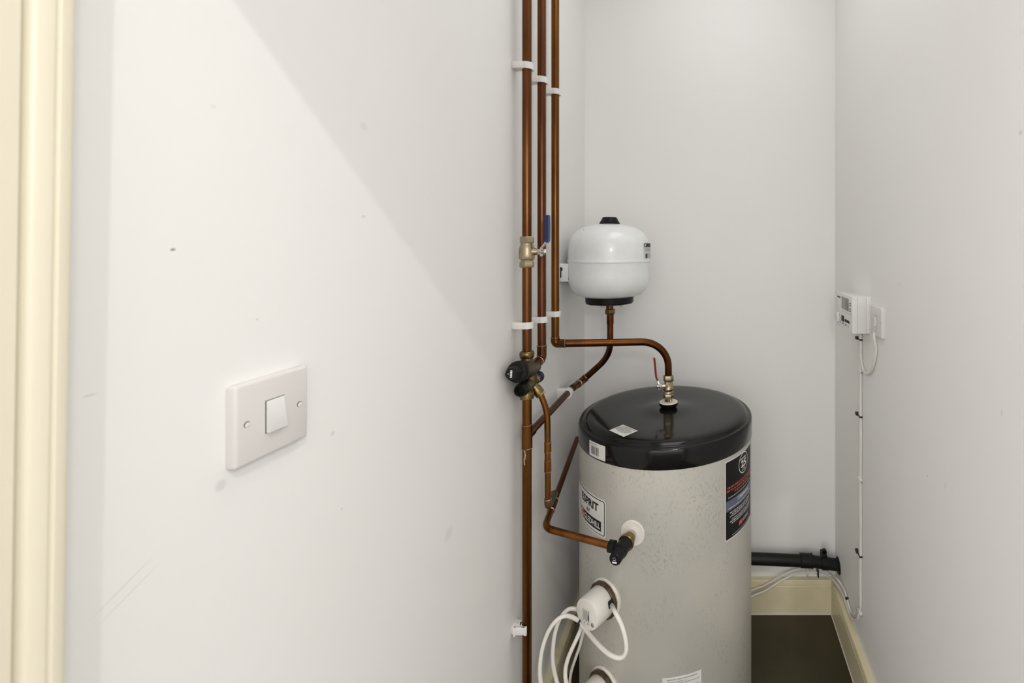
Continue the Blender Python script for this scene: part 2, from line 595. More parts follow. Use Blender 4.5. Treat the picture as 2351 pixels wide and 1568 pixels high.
class Print:
    """flat print laid on a surface by fn(u, v, lift) -> point"""

    def __init__(self, fn, mb=None):
        self.fn = fn
        self.mb = mb or MB()

    def rrect(self, u0, v0, u1, v1, r, mat, lift, n=16):
        r = min(r, (u1 - u0) / 2.01, (v1 - v0) / 2.01)
        us = []
        if r > 1e-6:
            for k in range(7):
                us.append(u0 + r - r * math.cos(math.pi / 2 * k / 6))
            for k in range(1, n):
                us.append(u0 + r + (u1 - u0 - 2 * r) * k / n)
            for k in range(7):
                us.append(u1 - r + r * math.sin(math.pi / 2 * k / 6))
        else:
            us = [u0 + (u1 - u0) * k / n for k in range(n + 1)]
        verts, faces = [], []
        for u in us:
            e = 0.0
            if r > 1e-6:
                d = max(u0 + r - u, u - (u1 - r), 0)
                e = r - math.sqrt(max(r * r - d * d, 0))
            verts += [self.fn(u, v0 + e, lift), self.fn(u, v1 - e, lift)]
        for k in range(len(us) - 1):
            faces.append([2 * k, 2 * k + 2, 2 * k + 3, 2 * k + 1])
        self.mb.add(verts, faces, mat)

    def text(self, s, u0, v0, u1, v1, mat, lift, bold=0.0, gap=0.0):
        vs, fs = text_mesh(s, bold)
        x0, x1 = min(v[0] for v in vs), max(v[0] for v in vs)
        y0, y1 = min(v[1] for v in vs), max(v[1] for v in vs)
        pts = [self.fn(u0 + (x - x0) / (x1 - x0) * (u1 - u0), v0 + (y - y0) / (y1 - y0) * (v1 - v0), lift) for x, y in vs]
        self.mb.add(pts, fs, mat)

    def words(self, u0, v, u1, h, mat, lift, seed=1, wmin=0.05, wmax=0.14):
        """a line of print too small to read: bars as long as its words"""
        rnd = random.Random(seed)
        L = u1 - u0
        u = u0
        while u < u1 - h * 0.3:
            end = min(u + max(L * rnd.uniform(wmin, wmax), h * 1.2), u1)
            while u < end - h * 0.3:
                wd = min(h * rnd.uniform(0.45, 0.8), end - u)
                k = rnd.random()
                if k < 0.35:
                    self.rrect(u, v - h / 2, u + wd, v + h / 2, 0, mat, lift, 1)
                elif k < 0.7:
                    self.rrect(u, v - h / 2, u + wd * 0.45, v + h / 2, 0, mat, lift, 1)
                    self.rrect(u + wd * 0.45, v + h * 0.1, u + wd, v + h / 2, 0, mat, lift, 1)
                else:
                    self.rrect(u, v - h / 2, u + wd, v - h * 0.1, 0, mat, lift, 1)
                    self.rrect(u + wd * 0.25, v - h * 0.1, u + wd * 0.75, v + h / 2, 0, mat, lift, 1)
                u += wd + h * 0.16
            u += h * 0.45

    def ring(self, uc, vc, ru, rv, t, mat, lift, n=40):
        verts, faces = [], []
        for k in range(n):
            a = 2 * math.pi * k / n
            for q in (1.0, 1.0 - t):
                verts.append(self.fn(uc + ru * q * math.cos(a), vc + rv * q * math.sin(a), lift))
        for k in range(n):
            j = (k + 1) % n
            faces.append([2 * k, 2 * j, 2 * j + 1, 2 * k + 1])
        self.mb.add(verts, faces, mat)


# ------------------------------------------------------------------ light switch on the left wall
def wall_plate(root, xw, sgn, yc, zc, mat_plate, rock_size, screw_dy, t=0.0102, hw=0.0428):
    """square wiring plate standing off a side wall; sgn = +1 when it faces +X"""
    def bx(lo, hi, mat, bev, seg=4):
        a = Vector((xw + sgn * lo[0], yc + lo[1], zc + lo[2]))
        b = Vector((xw + sgn * hi[0], yc + hi[1], zc + hi[2]))
        l = Vector((min(a.x, b.x), a.y, a.z))
        h = Vector((max(a.x, b.x), b.y, b.z))
        return MB().box(l, h, mat, bev, seg)
    bx((-0.003, -hw, -hw), (t, hw, hw), mat_plate, 0.0034).build('face_plate', root)
    rw, rh = rock_size
    sl = bx((t - 0.001, -rw / 2 - 0.0007, -rh / 2 - 0.0007), (t + 0.0004, rw / 2 + 0.0007, rh / 2 + 0.0007), M['dark'], 0.0)
    sl.build('rocker_slot', root)
    # rocker: bottom edge stands out, top is pressed in
    mb = MB()
    prof = [(-0.001, -rh / 2), (0.0046, -rh / 2), (0.0050, -rh / 2 + 0.0012), (0.0012, rh / 2 - 0.001), (0.0006, rh / 2), (-0.001, rh / 2)]
    mb.prism(prof, lambda u, v, h: Vector((xw + sgn * (t + u), yc + h, zc + v)), -rw / 2, rw / 2, M['rocker'])
    mb.build('rocker', root)
    for dy in (-screw_dy, screw_dy):
        c = Vector((xw + sgn * t, yc + dy, zc))
        s = MB().lathe([(-0.001, 0.0), (-0.001, 0.0033), (0.0002, 0.0033), (0.0002, 0.0)], c, (sgn, 0, 0), M['grey'], 20)  # grey disc on the plate, painting the shade of the screw's recess
        so = s.build('screw_recess_shade', root)
        MB().lathe([(-0.001, 0.0029), (0.0004, 0.0029), (0.0007, 0.0022), (0.0007, 0.0)], c + Vector((0, 0.0005, -0.0007)), (sgn, 0, 0), M['rocker'], 20).build('screw_head', so)


sw = thing('light_switch', 'white single rocker light switch plate on the bright left wall', 'light switch', (XL, 0.516, 1.201))
wall_plate(sw, XL, 1, 0.516, 1.244, M['plastic'], (0.0205, 0.034), 0.031)

# ------------------------------------------------------------------ copper pipes
PX, PR = -0.460, 0.0112
YA, YM, YC = 1.166, 1.268, 1.378       # the three risers
ZPRV, ZLOW, ZDIV = 1.118, 1.078, 0.952


def ring(mb, c, axis, r, mat, h=0.0022):
    a = Vector(axis).normalized()
    mb.lathe([(0, r * 0.96), (h * 0.3, r * 1.06), (h * 0.7, r * 1.06), (h, r * 0.96)], Vector(c) - a * h / 2, a, mat, 24)


def rings_on(o, specs):
    for c, axis, r, h in specs:
        rb = MB()
        ring(rb, c, axis, r, M['solder'], h)
        rb.build('solder_ring', o)


def pipe(name, label, path, r, mat, fittings=(), base=None, group=None):
    """fittings: (name, path or two points, radius, material, solder rings at its ends)"""
    root = thing(name, label, 'pipe', base if base else path[-1], group)
    MB().tube(path, r, mat, 20).build('pipe', root)
    for nm, fp, fr, fm, rings in fittings:
        mb = MB().tube(fp, fr, fm, 20)
        o = mb.build(nm, root)
        if rings:
            for a, b in ((fp[0], fp[1]), (fp[-1], fp[-2])):
                rb = MB()
                ring(rb, a, Vector(b) - Vector(a), fr, M['solder'])
                rb.build('solder_ring', o)
    return root


ZT = ZC
zBV1, zBV0 = 1.448, 1.375       # ball valve ends
pipe('copper_pipe', 'copper riser nearest the light switch, upper length running up from the blue-handled valve',
     [(PX, YA, ZT), (PX, YA, zBV1)], PR, M['copper_a'])
pipe('copper_pipe', 'short copper length between the blue-handled valve and the black-capped brass valve',
     [(PX, YA, zBV0), (PX, YA, 1.155)], PR, M['copper_a'])
low = thing('copper_pipe', 'copper riser nearest the light switch, lower length from brass valve down out of view', 'pipe', (PX, YA, 0.0))
MB().tube([(PX, YA, 1.055), (PX, YA, 0.0)], PR, M['copper_c'], 20).build('pipe', low)
tee = MB().tube([(PX, YA, ZDIV + 0.028), (PX, YA, ZDIV - 0.030)], PR + 0.0016, M['copper_c'], 20)
tee.tube([(PX, YA, ZDIV), (PX, YA + 0.032, ZDIV)], PR + 0.0012, M['copper_d'], 20)
to = tee.build('tee_fitting', low)
for zz in (ZDIV + 0.028, ZDIV - 0.030):
    rb = MB()
    ring(rb, (PX, YA, zz), (0, 0, 1), PR + 0.0016, M['solder'])
    rb.build('solder_ring', to)
# solder run down the front of the pipe
sp = MB().tube(spline([P(1204, 1033, 1.152), P(1206, 1045, 1.1525), P(1204, 1058, 1.152), P(1205, 1068, 1.152)]),
               [0.0022] * 8 + [0.0026] * 8 + [0.002] * 8 + [0.0008], M['solder'], 8)
so = sp.build('solder_run', low)
so['label'] = 'pale run of old solder and flux'

# middle riser, elbow turns forward into the valve
eb = fillet([(PX, YM, ZPRV + 0.038), (PX, YM, ZPRV), (PX, YM - 0.040, ZPRV)], 0.015)
mid = thing('copper_pipe', 'dark copper riser in the middle of the three, bending into the brass valve', 'pipe', (PX, YM, ZPRV))
MB().tube([(PX, YM, ZT), (PX, YM, ZPRV + 0.03)], PR, M['copper_b'], 20).build('pipe', mid)
eo = MB().tube(eb, PR + 0.0014, M['copper_a'], 20).build('elbow', mid)
rings_on(eo, [(eb[0], (0, 0, 1), PR + 0.0014, 0.0022), ((PX, YM - 0.024, ZPRV), (0, 1, 0), PR + 0.0016, 0.0022)])
MB().tube([(PX, YM - 0.03, ZPRV), (PX, YM - 0.062, ZPRV)], PR + 0.0004, M['copper_c'], 20).build('pipe_stub', mid)

# third riser: elbow, run across, long bend down onto the cylinder
CXT, CYT = -0.140, 1.480               # axis of the hot water cylinder
XV, YV = CXT + 0.006, CYT - 0.004      # outlet
p3 = thing('copper_pipe', 'olive copper riser farthest from switch that crosses over to the cylinder lid', 'pipe', (PX, YC, 1.14))
zr = 1.432 - (788.5 - PCY) / F * YC
e3 = [Vector((PX, YC, zr + 0.018)), Vector((PX, YC, zr)), Vector((PX + 0.030, YC + 0.001, zr))]
MB().tube([(PX, YC, ZT), (PX, YC, zr + 0.006)], PR, M['copper_c'], 20).build('pipe', p3)
eo = MB().tube(fillet(e3, 0.0125), PR + 0.0015, M['copper_c'], 20).build('elbow', p3)
rings_on(eo, [(e3[0], (0, 0, 1), PR + 0.0015, 0.0022), (e3[-1], (1, 0, 0), PR + 0.0015, 0.0028)])
zvt = 1.432 - (866 - PCY) / F * YV
run = fillet([(PX + 0.012, YC, zr), (XV, YV - 0.02, zr - 0.0105), (XV, YV, zvt - 0.006)], 0.088, 18, 0.9)
MB().tube(run, PR, M['copper_d'], 20).build('bent_pipe', p3)

# pipe to the expansion vessel
VX, VY = -0.343, 1.580
pd = thing('copper_pipe', 'dark copper branch sloping back from the riser tee and up to the white vessel', 'pipe', (PX, YA + 0.03, ZDIV))
bend = spline([(PX, YA + 0.014, ZDIV), (PX, 1.30, ZDIV), (PX, 1.50, ZDIV + 0.001), (-0.4585, 1.555, 0.9535), P(1327, 882, 1.590), P(1343, 868.5, 1.632), P(1367, 847, 1.627), P(1384, 830.5, 1.611),
               P(1395.5, 813, 1.597), P(1400.5, 794, 1.586), P(1401, 770, VY), P(1401, 735, VY), P(1401, 712, VY)], 10)
MB().tube(bend, [0.0098] * 36 + [0.0098 + 0.0009 * k / 8 for k in range(8)] + [0.0107] * (len(bend) - 44), M['copper_d'], 20).build('pipe', pd)
co1 = MB().tube(bend[27:41], PR + 0.0006, M['copper_d'], 20).build('coupling', pd)
co2 = MB().tube(bend[41:52], PR + 0.0016, M['copper_d'], 20).build('coupling', pd)
rings_on(co2, [(bend[41], bend[42] - bend[41], PR + 0.0017, 0.0026), (bend[51], bend[51] - bend[50], PR + 0.0017, 0.0026)])
MB().tube([P(1401, 743, VY), P(1401, 722, VY)], 0.0118, M['copper_d'], 20).build('adaptor', pd)
MB().nut(P(1401, 721, VY), (0, 0, 1), 0.017, 0.0175, M['brass']).build('nut', pd)

# discharge pipe from the lower brass valve
XE, YE = -0.420, 1.200
pe = thing('copper_pipe', 'thin orange copper drop pipe beside riser with two couplings and green corrosion', 'pipe', (XE, YE, 0.74))
dp = spline([P(1240.5, 905, 1.196), P(1247, 920, 1.198), P(1253.5, 940, YE), P(1256.5, 962, YE), P(1257, 990, YE), P(1257.5, 1060, YE), P(1258, 1152, YE)], 8)
MB().tube(dp, 0.0076, M['copper_e'], 18).build('pipe', pe)
for y0, y1 in ((1016, 1037), (1057, 1082)):
    a, b = P(1257.5, y0, YE), P(1257.5, y1, YE)
    o = MB().tube([a, b], 0.0088, M['copper_e'], 18).build('coupling', pe)
    rings_on(o, [(a, (0, 0, 1), 0.0088, 0.0016), (b, (0, 0, 1), 0.0088, 0.0016)])
a = P(1258, 1146, YE)
b = P(1258.5, 1163, YE)
el = fillet([a, b, b + Vector((-0.004, 0.062, 0.001))], 0.009)
o = MB().tube(el, 0.0092, M['verdigris'], 18).build('elbow', pe)
o['label'] = 'elbow stained green with verdigris'
rings_on(o, [(a, (0, 0, 1), 0.0094, 0.003)])

# discharge pipe from the relief valve, back along the wall behind the cylinder
RT = 0.2675
th_rv = None


def surf_theta(px, r):
    """angle round the cylinder (0 = facing the doorway, + = to the right) of the point seen at a photo column"""
    a = (px - PCX) / F
    A = a * a + 1
    B = -2 * (a * CXT + CYT)
    Cc = CXT ** 2 + CYT ** 2 - r * r
    d = (-B - math.sqrt(max(B * B - 4 * A * Cc, 0))) / (2 * A)
    return math.atan2(a * d - CXT, CYT - d), d


def on_tank(th, z, r=RT):
    return Vector((CXT + r * math.sin(th), CYT - r * math.cos(th), z))


thv, dv = surf_theta(1453, RT)
zv = CAM_Z - (1223 - PCY) / F * dv
Nv = Vector((math.sin(thv), -math.cos(thv), 0))
Tv = Vector((-math.cos(thv), -math.sin(thv), 0))      # towards the left wall
Ov = on_tank(thv, zv)
jb = Ov + Nv * 0.064
j1 = jb + Tv * 0.034
corner = P(1250, 1212, 1.208)
teeF = P(1268, 1163, 1.292)
dirF = (teeF - corner).normalized()
far = corner + dirF * ((1.66 - corner.y) / dirF.y)
pf = thing('copper_pipe', 'copper discharge pipe from black relief valve, bending away behind the cylinder', 'pipe', corner)
MB().tube(fillet([j1 - Tv * 0.01, corner, teeF + dirF * 0.0], 0.032, 14), 0.0086, M['copper_e'], 20).build('bent_pipe', pf)
MB().tube([teeF, far], 0.0082, M['copper_d'], 18).build('pipe', pf)
t0, t1 = teeF - dirF * 0.018, teeF + dirF * 0.026
tb = MB().tube([t0, t1], 0.0102, M['copper_a'], 18)
up = fillet([teeF, teeF + Vector((0, 0, 0.038)), teeF + Vector((-0.002, -0.024, 0.038))], 0.012)
tb.tube([teeF, teeF + Vector((0, 0, 0.018))], 0.0098, M['copper_a'], 18)
o = tb.build('tee_fitting', pf)
rings_on(o, [(t0, dirF, 0.0102, 0.0022), (t1, dirF, 0.0102, 0.0022)])
o = MB().tube(up, 0.0088, M['copper_d'], 18).build('elbow', pf)
rings_on(o, [(teeF + Vector((0, 0, 0.022)), (0, 0, 1), 0.0092, 0.0022)])

# ------------------------------------------------------------------ ball valve with the blue lever
bv = thing('ball_valve', 'nickel-plated ball valve with blue lever handle, fitted in the riser nearest the switch', 'valve', (PX, YA, zBV0))
c0 = Vector((PX, YA, 0))


def zat(py, d):
    return CAM_Z - (py - PCY) / F * d


z = lambda py: zat(py, YA)
MB().nut((PX, YA, z(558)), (0, 0, 1), z(543) - z(558), 0.0178, M['nickel'], 0.25).build('nut', bv)
MB().nut((PX, YA, z(614)), (0, 0, 1), z(600) - z(614), 0.0180, M['nickel'], 0.1).build('nut', bv)
body = MB().lathe([(z(600), 0.0135), (z(597), 0.0140), (z(595.5), 0.0172), (z(591), 0.0190), (z(584), 0.0190), (z(577), 0.0186), (z(570), 0.0180),
                   (z(565), 0.0166), (z(562), 0.0150), (z(560), 0.0148), (z(557), 0.0138)], (PX, YA, 0), (0, 0, 1), M['nickel'], 36)
ZS = z(578)
body.lathe([(0.012, 0.0115), (0.022, 0.0085), (0.028, 0.0070)], (PX, YA, ZS), (1, 0, 0), M['nickel'], 24)
body.build('body', bv)
st = MB().nut((PX + 0.026, YA, ZS), (1, 0, 0), 0.010, 0.0078, M['steel'])
st.lathe([(0.034, 0.0050), (0.047, 0.0050)], (PX, YA, ZS), (1, 0, 0), M['steel'], 20)
st.build('stem', bv)
sn = MB().nut((PX + 0.041, YA, ZS), (1, 0, 0), 0.008, 0.0085, M['steel'], 0.3)
sn.build('stem_nut', bv)
XS = PX + 0.0360


def strap(mb, pts, w, t, mat, wd=(0, 1, 0)):
    """flat bar bent along pts, width along wd"""
    pts = [Vector(p) for p in pts]
    wd = Vector(wd)
    ws = w if isinstance(w, (list, tuple)) else [w] * len(pts)
    verts, faces = [], []
    for i, p in enumerate(pts):
        d = (pts[min(i + 1, len(pts) - 1)] - pts[max(i - 1, 0)]).normalized()
        nn = d.cross(wd).normalized()
        for a, b in ((-1, -1), (1, -1), (1, 1), (-1, 1)):
            verts.append(p + wd * (ws[i] / 2 * a) + nn * (t / 2 * b))
    for i in range(len(pts) - 1):
        for k in range(4):
            j = (k + 1) % 4
            faces.append([4 * i + k, 4 * i + j, 4 * i + 4 + j, 4 * i + 4 + k])
    faces += [[0, 1, 2, 3], [4 * len(pts) - 4 + k for k in range(4)][::-1]]
    mb.add(verts, faces, mat)


lv = MB()
lp = [(XS, YA, ZS - 0.011), (XS, YA, ZS + 0.010), (XS + 0.004, YA, ZS + 0.013), (XS + 0.0135, YA, ZS + 0.026), (XS + 0.0150, YA, ZS + 0.032)]
strap(lv, fillet(lp, 0.006, 4), 0.014, 0.0022, M['steel'])
lv.build('lever', bv)
gr = MB()
gp = spline([(XS + 0.0125, YA, ZS + 0.0245), (XS + 0.0152, YA, ZS + 0.031), (XS + 0.0158, YA, ZS + 0.05), (XS + 0.0155, YA, ZS + 0.078), (XS + 0.0150, YA, ZS + 0.0885), (XS + 0.0148, YA, ZS + 0.092)], 5)
n = len(gp)
ws = [0.0165] * n
for k, q in enumerate((0.012, 0.007, 0.003)):
    pass
ws[-1], ws[-2], ws[-3], ws[-4] = 0.005, 0.0095, 0.0125, 0.0148
strap(gr, gp, ws, 0.0085, M['blue'])
for f in gr.bm.faces:
    f.smooth = True
bmesh.ops.bevel(gr.bm, geom=[e for e in gr.bm.edges if e.calc_face_angle(0) > 1.0], offset=0.0028, segments=3, affect='EDGES')
gr.build('handle_grip', bv)

# ------------------------------------------------------------------ brass multi-valve with black caps
mv = thing('pressure_valve', 'dull brass pressure reducing valve group with two black caps and one blue cap', 'valve', (PX, YA, 1.05))
zN = zat(806, YA)
MB().lathe([(zN - 0.017, 0.0150), (zN - 0.0145, 0.0172), (zN - 0.008, 0.0178), (zN - 0.003, 0.0176), (zN, 0.0150), (zN + 0.001, 0.0118)], (PX, YA, 0), (0, 0, 1), M['brass_nut'], 30).build('nut', mv)
b = MB()
b.lathe([(ZPRV + 0.004, 0.0165), (ZPRV + 0.022, 0.0150), (zN - 0.012, 0.0138)], (PX, YA, 0), (0, 0, 1), M['brass'], 30)
tilt = Vector((-0.05, -1, 0.15)).normalized()
PO = Vector((PX, YA, ZPRV))
b.lathe([(-0.056, 0.0130), (-0.048, 0.0142), (-0.030, 0.0150), (-0.024, 0.0195), (-0.006, 0.0215), (0.010, 0.0235), (0.030, 0.0240), (0.044, 0.0245)], PO, tilt, M['brass'], 36)
# neck down to the lower barrel and the barrel itself
b.lathe([(0, 0.0140), (0.045, 0.0140)], (PX + 0.004, YA + 0.018, ZLOW), (0, 0, 1), M['brass'], 24)
b.lathe([(0.0, 0.0150), (0.02, 0.0158), (0.055, 0.0150), (0.060, 0.0128), (0.066, 0.0128)], (PX, 1.143, ZLOW), (0, 1, 0), M['brass'], 32)
b.lathe([(1.055, 0.0148), (ZLOW, 0.0148)], (PX, YA, 0), (0, 0, 1), M['brass'], 28)
b.build('brass_body', mv)
MB().lathe([(0, 0.0132), (0.002, 0.0142), (0.010, 0.0142), (0.012, 0.0128), (0.030, 0.0120), (0.033, 0.0110)], (PX, 1.208, ZLOW), (0, 1, 0), M['brass_bright'], 30).build('check_valve', mv)
MB().lathe([(0, 0.0132), (0.001, 0.0150), (0.008, 0.0150), (0.010, 0.0125), (0.010, 0)], (PX, 1.238, ZLOW), (0, 1, 0), M['bluecap'], 30).build('blue_cap', mv)
MB().lathe([(1.044, 0.0120), (1.046, 0.0165), (1.058, 0.0172), (1.062, 0.0150)], (PX, YA, 0), (0, 0, 1), M['brass_nut'], 30).build('nut', mv)
# big black cap with a hexagonal centre
cap = MB().lathe([(0.040, 0.0240), (0.042, 0.0256), (0.052, 0.0258), (0.0575, 0.0240), (0.060, 0.0205), (0.060, 0)], PO, tilt, M['black'], 44)
cap.lathe([(0.058, 0.0195), (0.066, 0.0175), (0.082, 0.0165), (0.086, 0.0140), (0.088, 0.0), ], PO, tilt, M['black'], 6, 0.2)
cap_o = cap.build('adjuster_cap', mv)
e0 = PO + tilt * 0.0883
eu = Vector((1, 0, 0))
ev = tilt.cross(eu).normalized()
if ev.z < 0:
    ev = -ev
pr = Print(lambda u, v, l: e0 + eu * u + ev * v + tilt * l)
for k in range(5):
    pr.rrect(-0.0005, -0.0085 + k * 0.0035, 0.0045, -0.0062 + k * 0.0035, 0, M['whiteink'], 0.0004, 2)
pr.rrect(0.0032, -0.0085, 0.0045, 0.008, 0, M['whiteink'], 0.0005, 2)
pr.rrect(-0.0055, -0.0012, -0.0040, 0.0012, 0, M['whiteink'], 0.0004, 2)
pr.mb.build('cap_print', cap_o)
# small black cap, an open hexagonal socket
sc = MB().lathe([(0.0, 0.0152), (0.002, 0.0168), (0.012, 0.0168), (0.024, 0.0150), (0.026, 0.0135), (0.024, 0.0115), (0.008, 0.0105), (0.008, 0)], (PX, 1.146, ZLOW), (0, -1, 0), M['black'], 12)
sc.build('relief_cap', mv)
# outlet to the drop pipe
oa = Vector((PX + 0.004, 1.188, ZLOW - 0.002))
ob_ = P(1241, 906, 1.196)
ax = (ob_ - oa).normalized()
ln = (ob_ - oa).length
MB().lathe([(0, 0.0100), (ln * 0.35, 0.0108), (ln * 0.42, 0.0130), (ln * 0.86, 0.0132), (ln * 0.9, 0.0105)], oa, ax, M['brass_nut'], 28).build('outlet_socket', mv)
MB().nut(oa + ax * ln * 0.88, ax, 0.006, 0.0128, M['brass_bright']).build('outlet_nut', mv)

# ------------------------------------------------------------------ pipe clips
CG = 'white pipe clips on the left wall'


def clip_parts(root, y, zc, r, open_=False, hh=0.0082):
    """clip holding an upright pipe at (PX, y); hh = half height"""
    xc = PX
    b = MB()
    b.box((XL, y - 0.0125, zc - hh), (XL + 0.007, y + 0.0125, zc + hh), M['clip'], 0.001, 2)
    b.box((XL + 0.006, y - 0.0095, zc - hh), (xc - r, y + 0.0095, zc + hh), M['rust'] if open_ else M['clip'], 0.0008, 2)
    b.build('base', root)
    ro, ri = r + 0.0046, r + 0.0004
    n = 28
    a0, a1 = (math.pi, math.pi * 3) if not open_ else (math.pi * 0.95, math.pi * 1.62)
    poly_o = [(xc + ro * math.cos(a0 + (a1 - a0) * k / n), y + ro * math.sin(a0 + (a1 - a0) * k / n)) for k in range(n + 1)]
    poly_i = [(xc + ri * math.cos(a0 + (a1 - a0) * k / n), y + ri * math.sin(a0 + (a1 - a0) * k / n)) for k in range(n + 1)]
    s = MB()
    verts, faces = [], []
    for (xo, yo), (xi, yi) in zip(poly_o, poly_i):
        verts += [(xo, yo, zc - hh), (xo, yo, zc + hh), (xi, yi, zc + hh), (xi, yi, zc - hh)]
    for k in range(n):
        for q in range(4):
            q2 = (q + 1) % 4
            faces.append([4 * k + q, 4 * k + 4 + q, 4 * k + 4 + q2, 4 * k + q2])
    faces += [[0, 1, 2, 3], [4 * n, 4 * n + 3, 4 * n + 2, 4 * n + 1]]
    s.add(verts, faces, M['clip'])
    # near cheek from the base round to the front, and the latch ridge
    s.box((XL + 0.004, y - ro, zc - hh), (xc + 0.001, y - ro + 0.0042, zc + hh), M['clip'], 0.0006, 2)
    s.box((xc - 0.0010, y - ro - 0.0010, zc - hh), (xc + 0.0012, y - ro + 0.002, zc + hh), M['clip'], 0.0004, 2)
    if open_:
        s.box((xc + 0.001, y - ro - 0.001, zc - hh - 0.001), (xc + 0.0055, y - ro + 0.0035, zc + hh + 0.001), M['clip'], 0.0006, 2)
        s.box((XL + 0.007, y - ro - 0.003, zc - hh - 0.002), (XL + 0.012, y - ro + 0.0035, zc + hh), M['clip'], 0.0008, 2)
    s.build('strap', root)


clips = [(YA, 153, 'white pipe clip on the riser nearest the switch, uppermost of the clips'),
         (YM, 185, 'white pipe clip high on the middle copper riser'),
         (YC, 212, 'white pipe clip high on the riser farthest from switch'),
         (YA, 746, 'white pipe clip on riser nearest the switch, just above the brass valve'),
         (YM, 733, 'white pipe clip on middle riser, level with the brass nut of the vessel'),
         (YC, 720, 'white pipe clip on farthest riser, just above the soldered elbow')]
first = None
for y, py, lab in clips:
    zc_ = zat(py, y)
    if first is None:
        first = thing('pipe_clip', lab, 'pipe clip', (XL, y, zc_ - 0.0082), CG)
        clip_parts(first, y, zc_, PR)
    else:
        r_ = first.copy()
        COL.objects.link(r_)
        r_.location = (XL, y, zc_ - 0.0082)
        r_['label'] = lab
        for ch in list(first.children):
            c = ch.copy()
            COL.objects.link(c)
            c.parent = r_
zc_ = zat(1444, YA - 0.01)
oc = thing('pipe_clip', 'open rust-stained white pipe clip low on the riser nearest the switch', 'pipe clip', (XL, YA, zc_ - 0.009), CG)
clip_parts(oc, YA - 0.002, zc_, PR, True, 0.0095)
# clip on the branch that runs along the wall
yk = 1.500
hc = thing('pipe_clip', 'white pipe clip round the sloping branch pipe between riser and vessel', 'pipe clip', (XL, yk, ZDIV - 0.018), CG)
MB().box((XL, yk - 0.0088, ZDIV - 0.0150), (PX - 0.0015, yk + 0.0088, ZDIV + 0.0150), M['clip'], 0.0015, 2).build('base', hc)
s = MB()
n = 28
verts, faces = [], []
for k in range(n):
    a = 2 * math.pi * k / n
    for rr, yy in ((0.0158, yk - 0.009), (0.0158, yk + 0.009), (0.0102, yk + 0.009), (0.0102, yk - 0.009)):
        verts.append((PX + rr * math.cos(a), yy, ZDIV + rr * math.sin(a)))
for k in range(n):
    j = (k + 1) % n
    for q in range(4):
        q2 = (q + 1) % 4
        faces.append([4 * k + q, 4 * j + q, 4 * j + q2, 4 * k + q2])
s.add(verts, faces, M['clip'])
s.build('strap', hc)

# ------------------------------------------------------------------ expansion vessel
ev_ = thing('expansion_vessel', 'small white enamelled expansion vessel in back corner with black cap and collar', 'vessel', (VX, VY, 1.22))
prof = [(1.254, 0), (1.254, 0.05), (1.256, 0.088), (1.262, 0.105), (1.272, 0.118), (1.286, 0.128), (1.305, 0.1345), (1.328, 0.136), (1.3705, 0.136),
        (1.3715, 0.1362), (1.3725, 0.1378), (1.376, 0.1384), (1.3795, 0.1378), (1.3805, 0.1362), (1.405, 0.136), (1.428, 0.1345), (1.446, 0.1305), (1.462, 0.122), (1.476, 0.108),
        (1.486, 0.091), (1.494, 0.068), (1.4985, 0.044), (1.5, 0.02), (1.5005, 0)]
MB().lathe(prof, (VX, VY, 0), (0, 0, 1), M['vessel'], 72).build('body', ev_)
MB().lathe([(1.494, 0.0350), (1.502, 0.0345), (1.512, 0.0285), (1.519, 0.0255), (1.5225, 0.0220), (1.5235, 0.0)], (VX, VY, 0), (0, 0, 1), M['black'], 36).build('top_cap', ev_)
MB().lathe([(1.2635, 0.080), (1.262, 0.084), (1.258, 0.084), (1.255, 0.0805), (1.236, 0.0795), (1.2345, 0.076)], (VX, VY, 0), (0, 0, 1), M['black'], 56).build('collar', ev_)
fl = MB().lathe([(1.2345, 0.0775), (1.2330, 0.0790), (1.2315, 0.0785), (1.2300, 0.070), (1.2275, 0.030), (1.2275, 0.0)], (VX, VY, 0), (0, 0, 1), M['steel'], 48)
fl.lathe([(1.2290, 0.0125), (1.2130, 0.0125)], (VX, VY, 0), (0, 0, 1), M['copper_a'], 24)
flo = fl.build('flange', ev_)
for k in range(6):
    a = math.radians(20 + 60 * k)
    MB().nut((VX + 0.062 * math.cos(a), VY + 0.062 * math.sin(a), 1.2255), (0, 0, 1), 0.006, 0.0055, M['steel']).build('bolt', flo)


def ves(u, v, l):
    a = u / 0.136
    return Vector((VX + (0.136 + l) * math.sin(a), VY - (0.136 + l) * math.cos(a), v))


pr = Print(ves)
u0, u1 = 0.136 * math.radians(66), 0.136 * math.radians(112)
pr.rrect(u0, 1.379, u1, 1.436, 0.001, M['paper'], 0.0007)
pr.rrect(u0 + 0.002, 1.422, u1 - 0.002, 1.434, 0, M['ink'], 0.0011)
pr.rrect(u0 + 0.006, 1.424, u0 + 0.012, 1.432, 0.002, M['paper'], 0.0014, 4)
for k in range(4):
    pr.words(u0 + 0.004, 1.4185 - 0.0035 * k, u1 - 0.03, 0.0016, M['grey'], 0.0011, k)
pr.rrect(u0 + 0.008, 1.385, u0 + 0.024, 1.400, 0, M['grey'], 0.0011, 6)
for k in range(4):
    pr.words(u0 + 0.03, 1.400 - 0.0045 * k, u1 - 0.01, 0.002, M['grey'], 0.0011, k + 7)
lb = pr.mb.build('rating_label', ev_)
lb['label'] = 'black and white rating label on the right side of the vessel'
MB().lathe([(0, 0.0014), (0.0005, 0.0010), (0.0006, 0)], ves(-0.136 * math.radians(33), 1.478, -0.0225), (-0.5, -0.8, 0.6), M['dark'], 8).build('chip_mark', ev_)

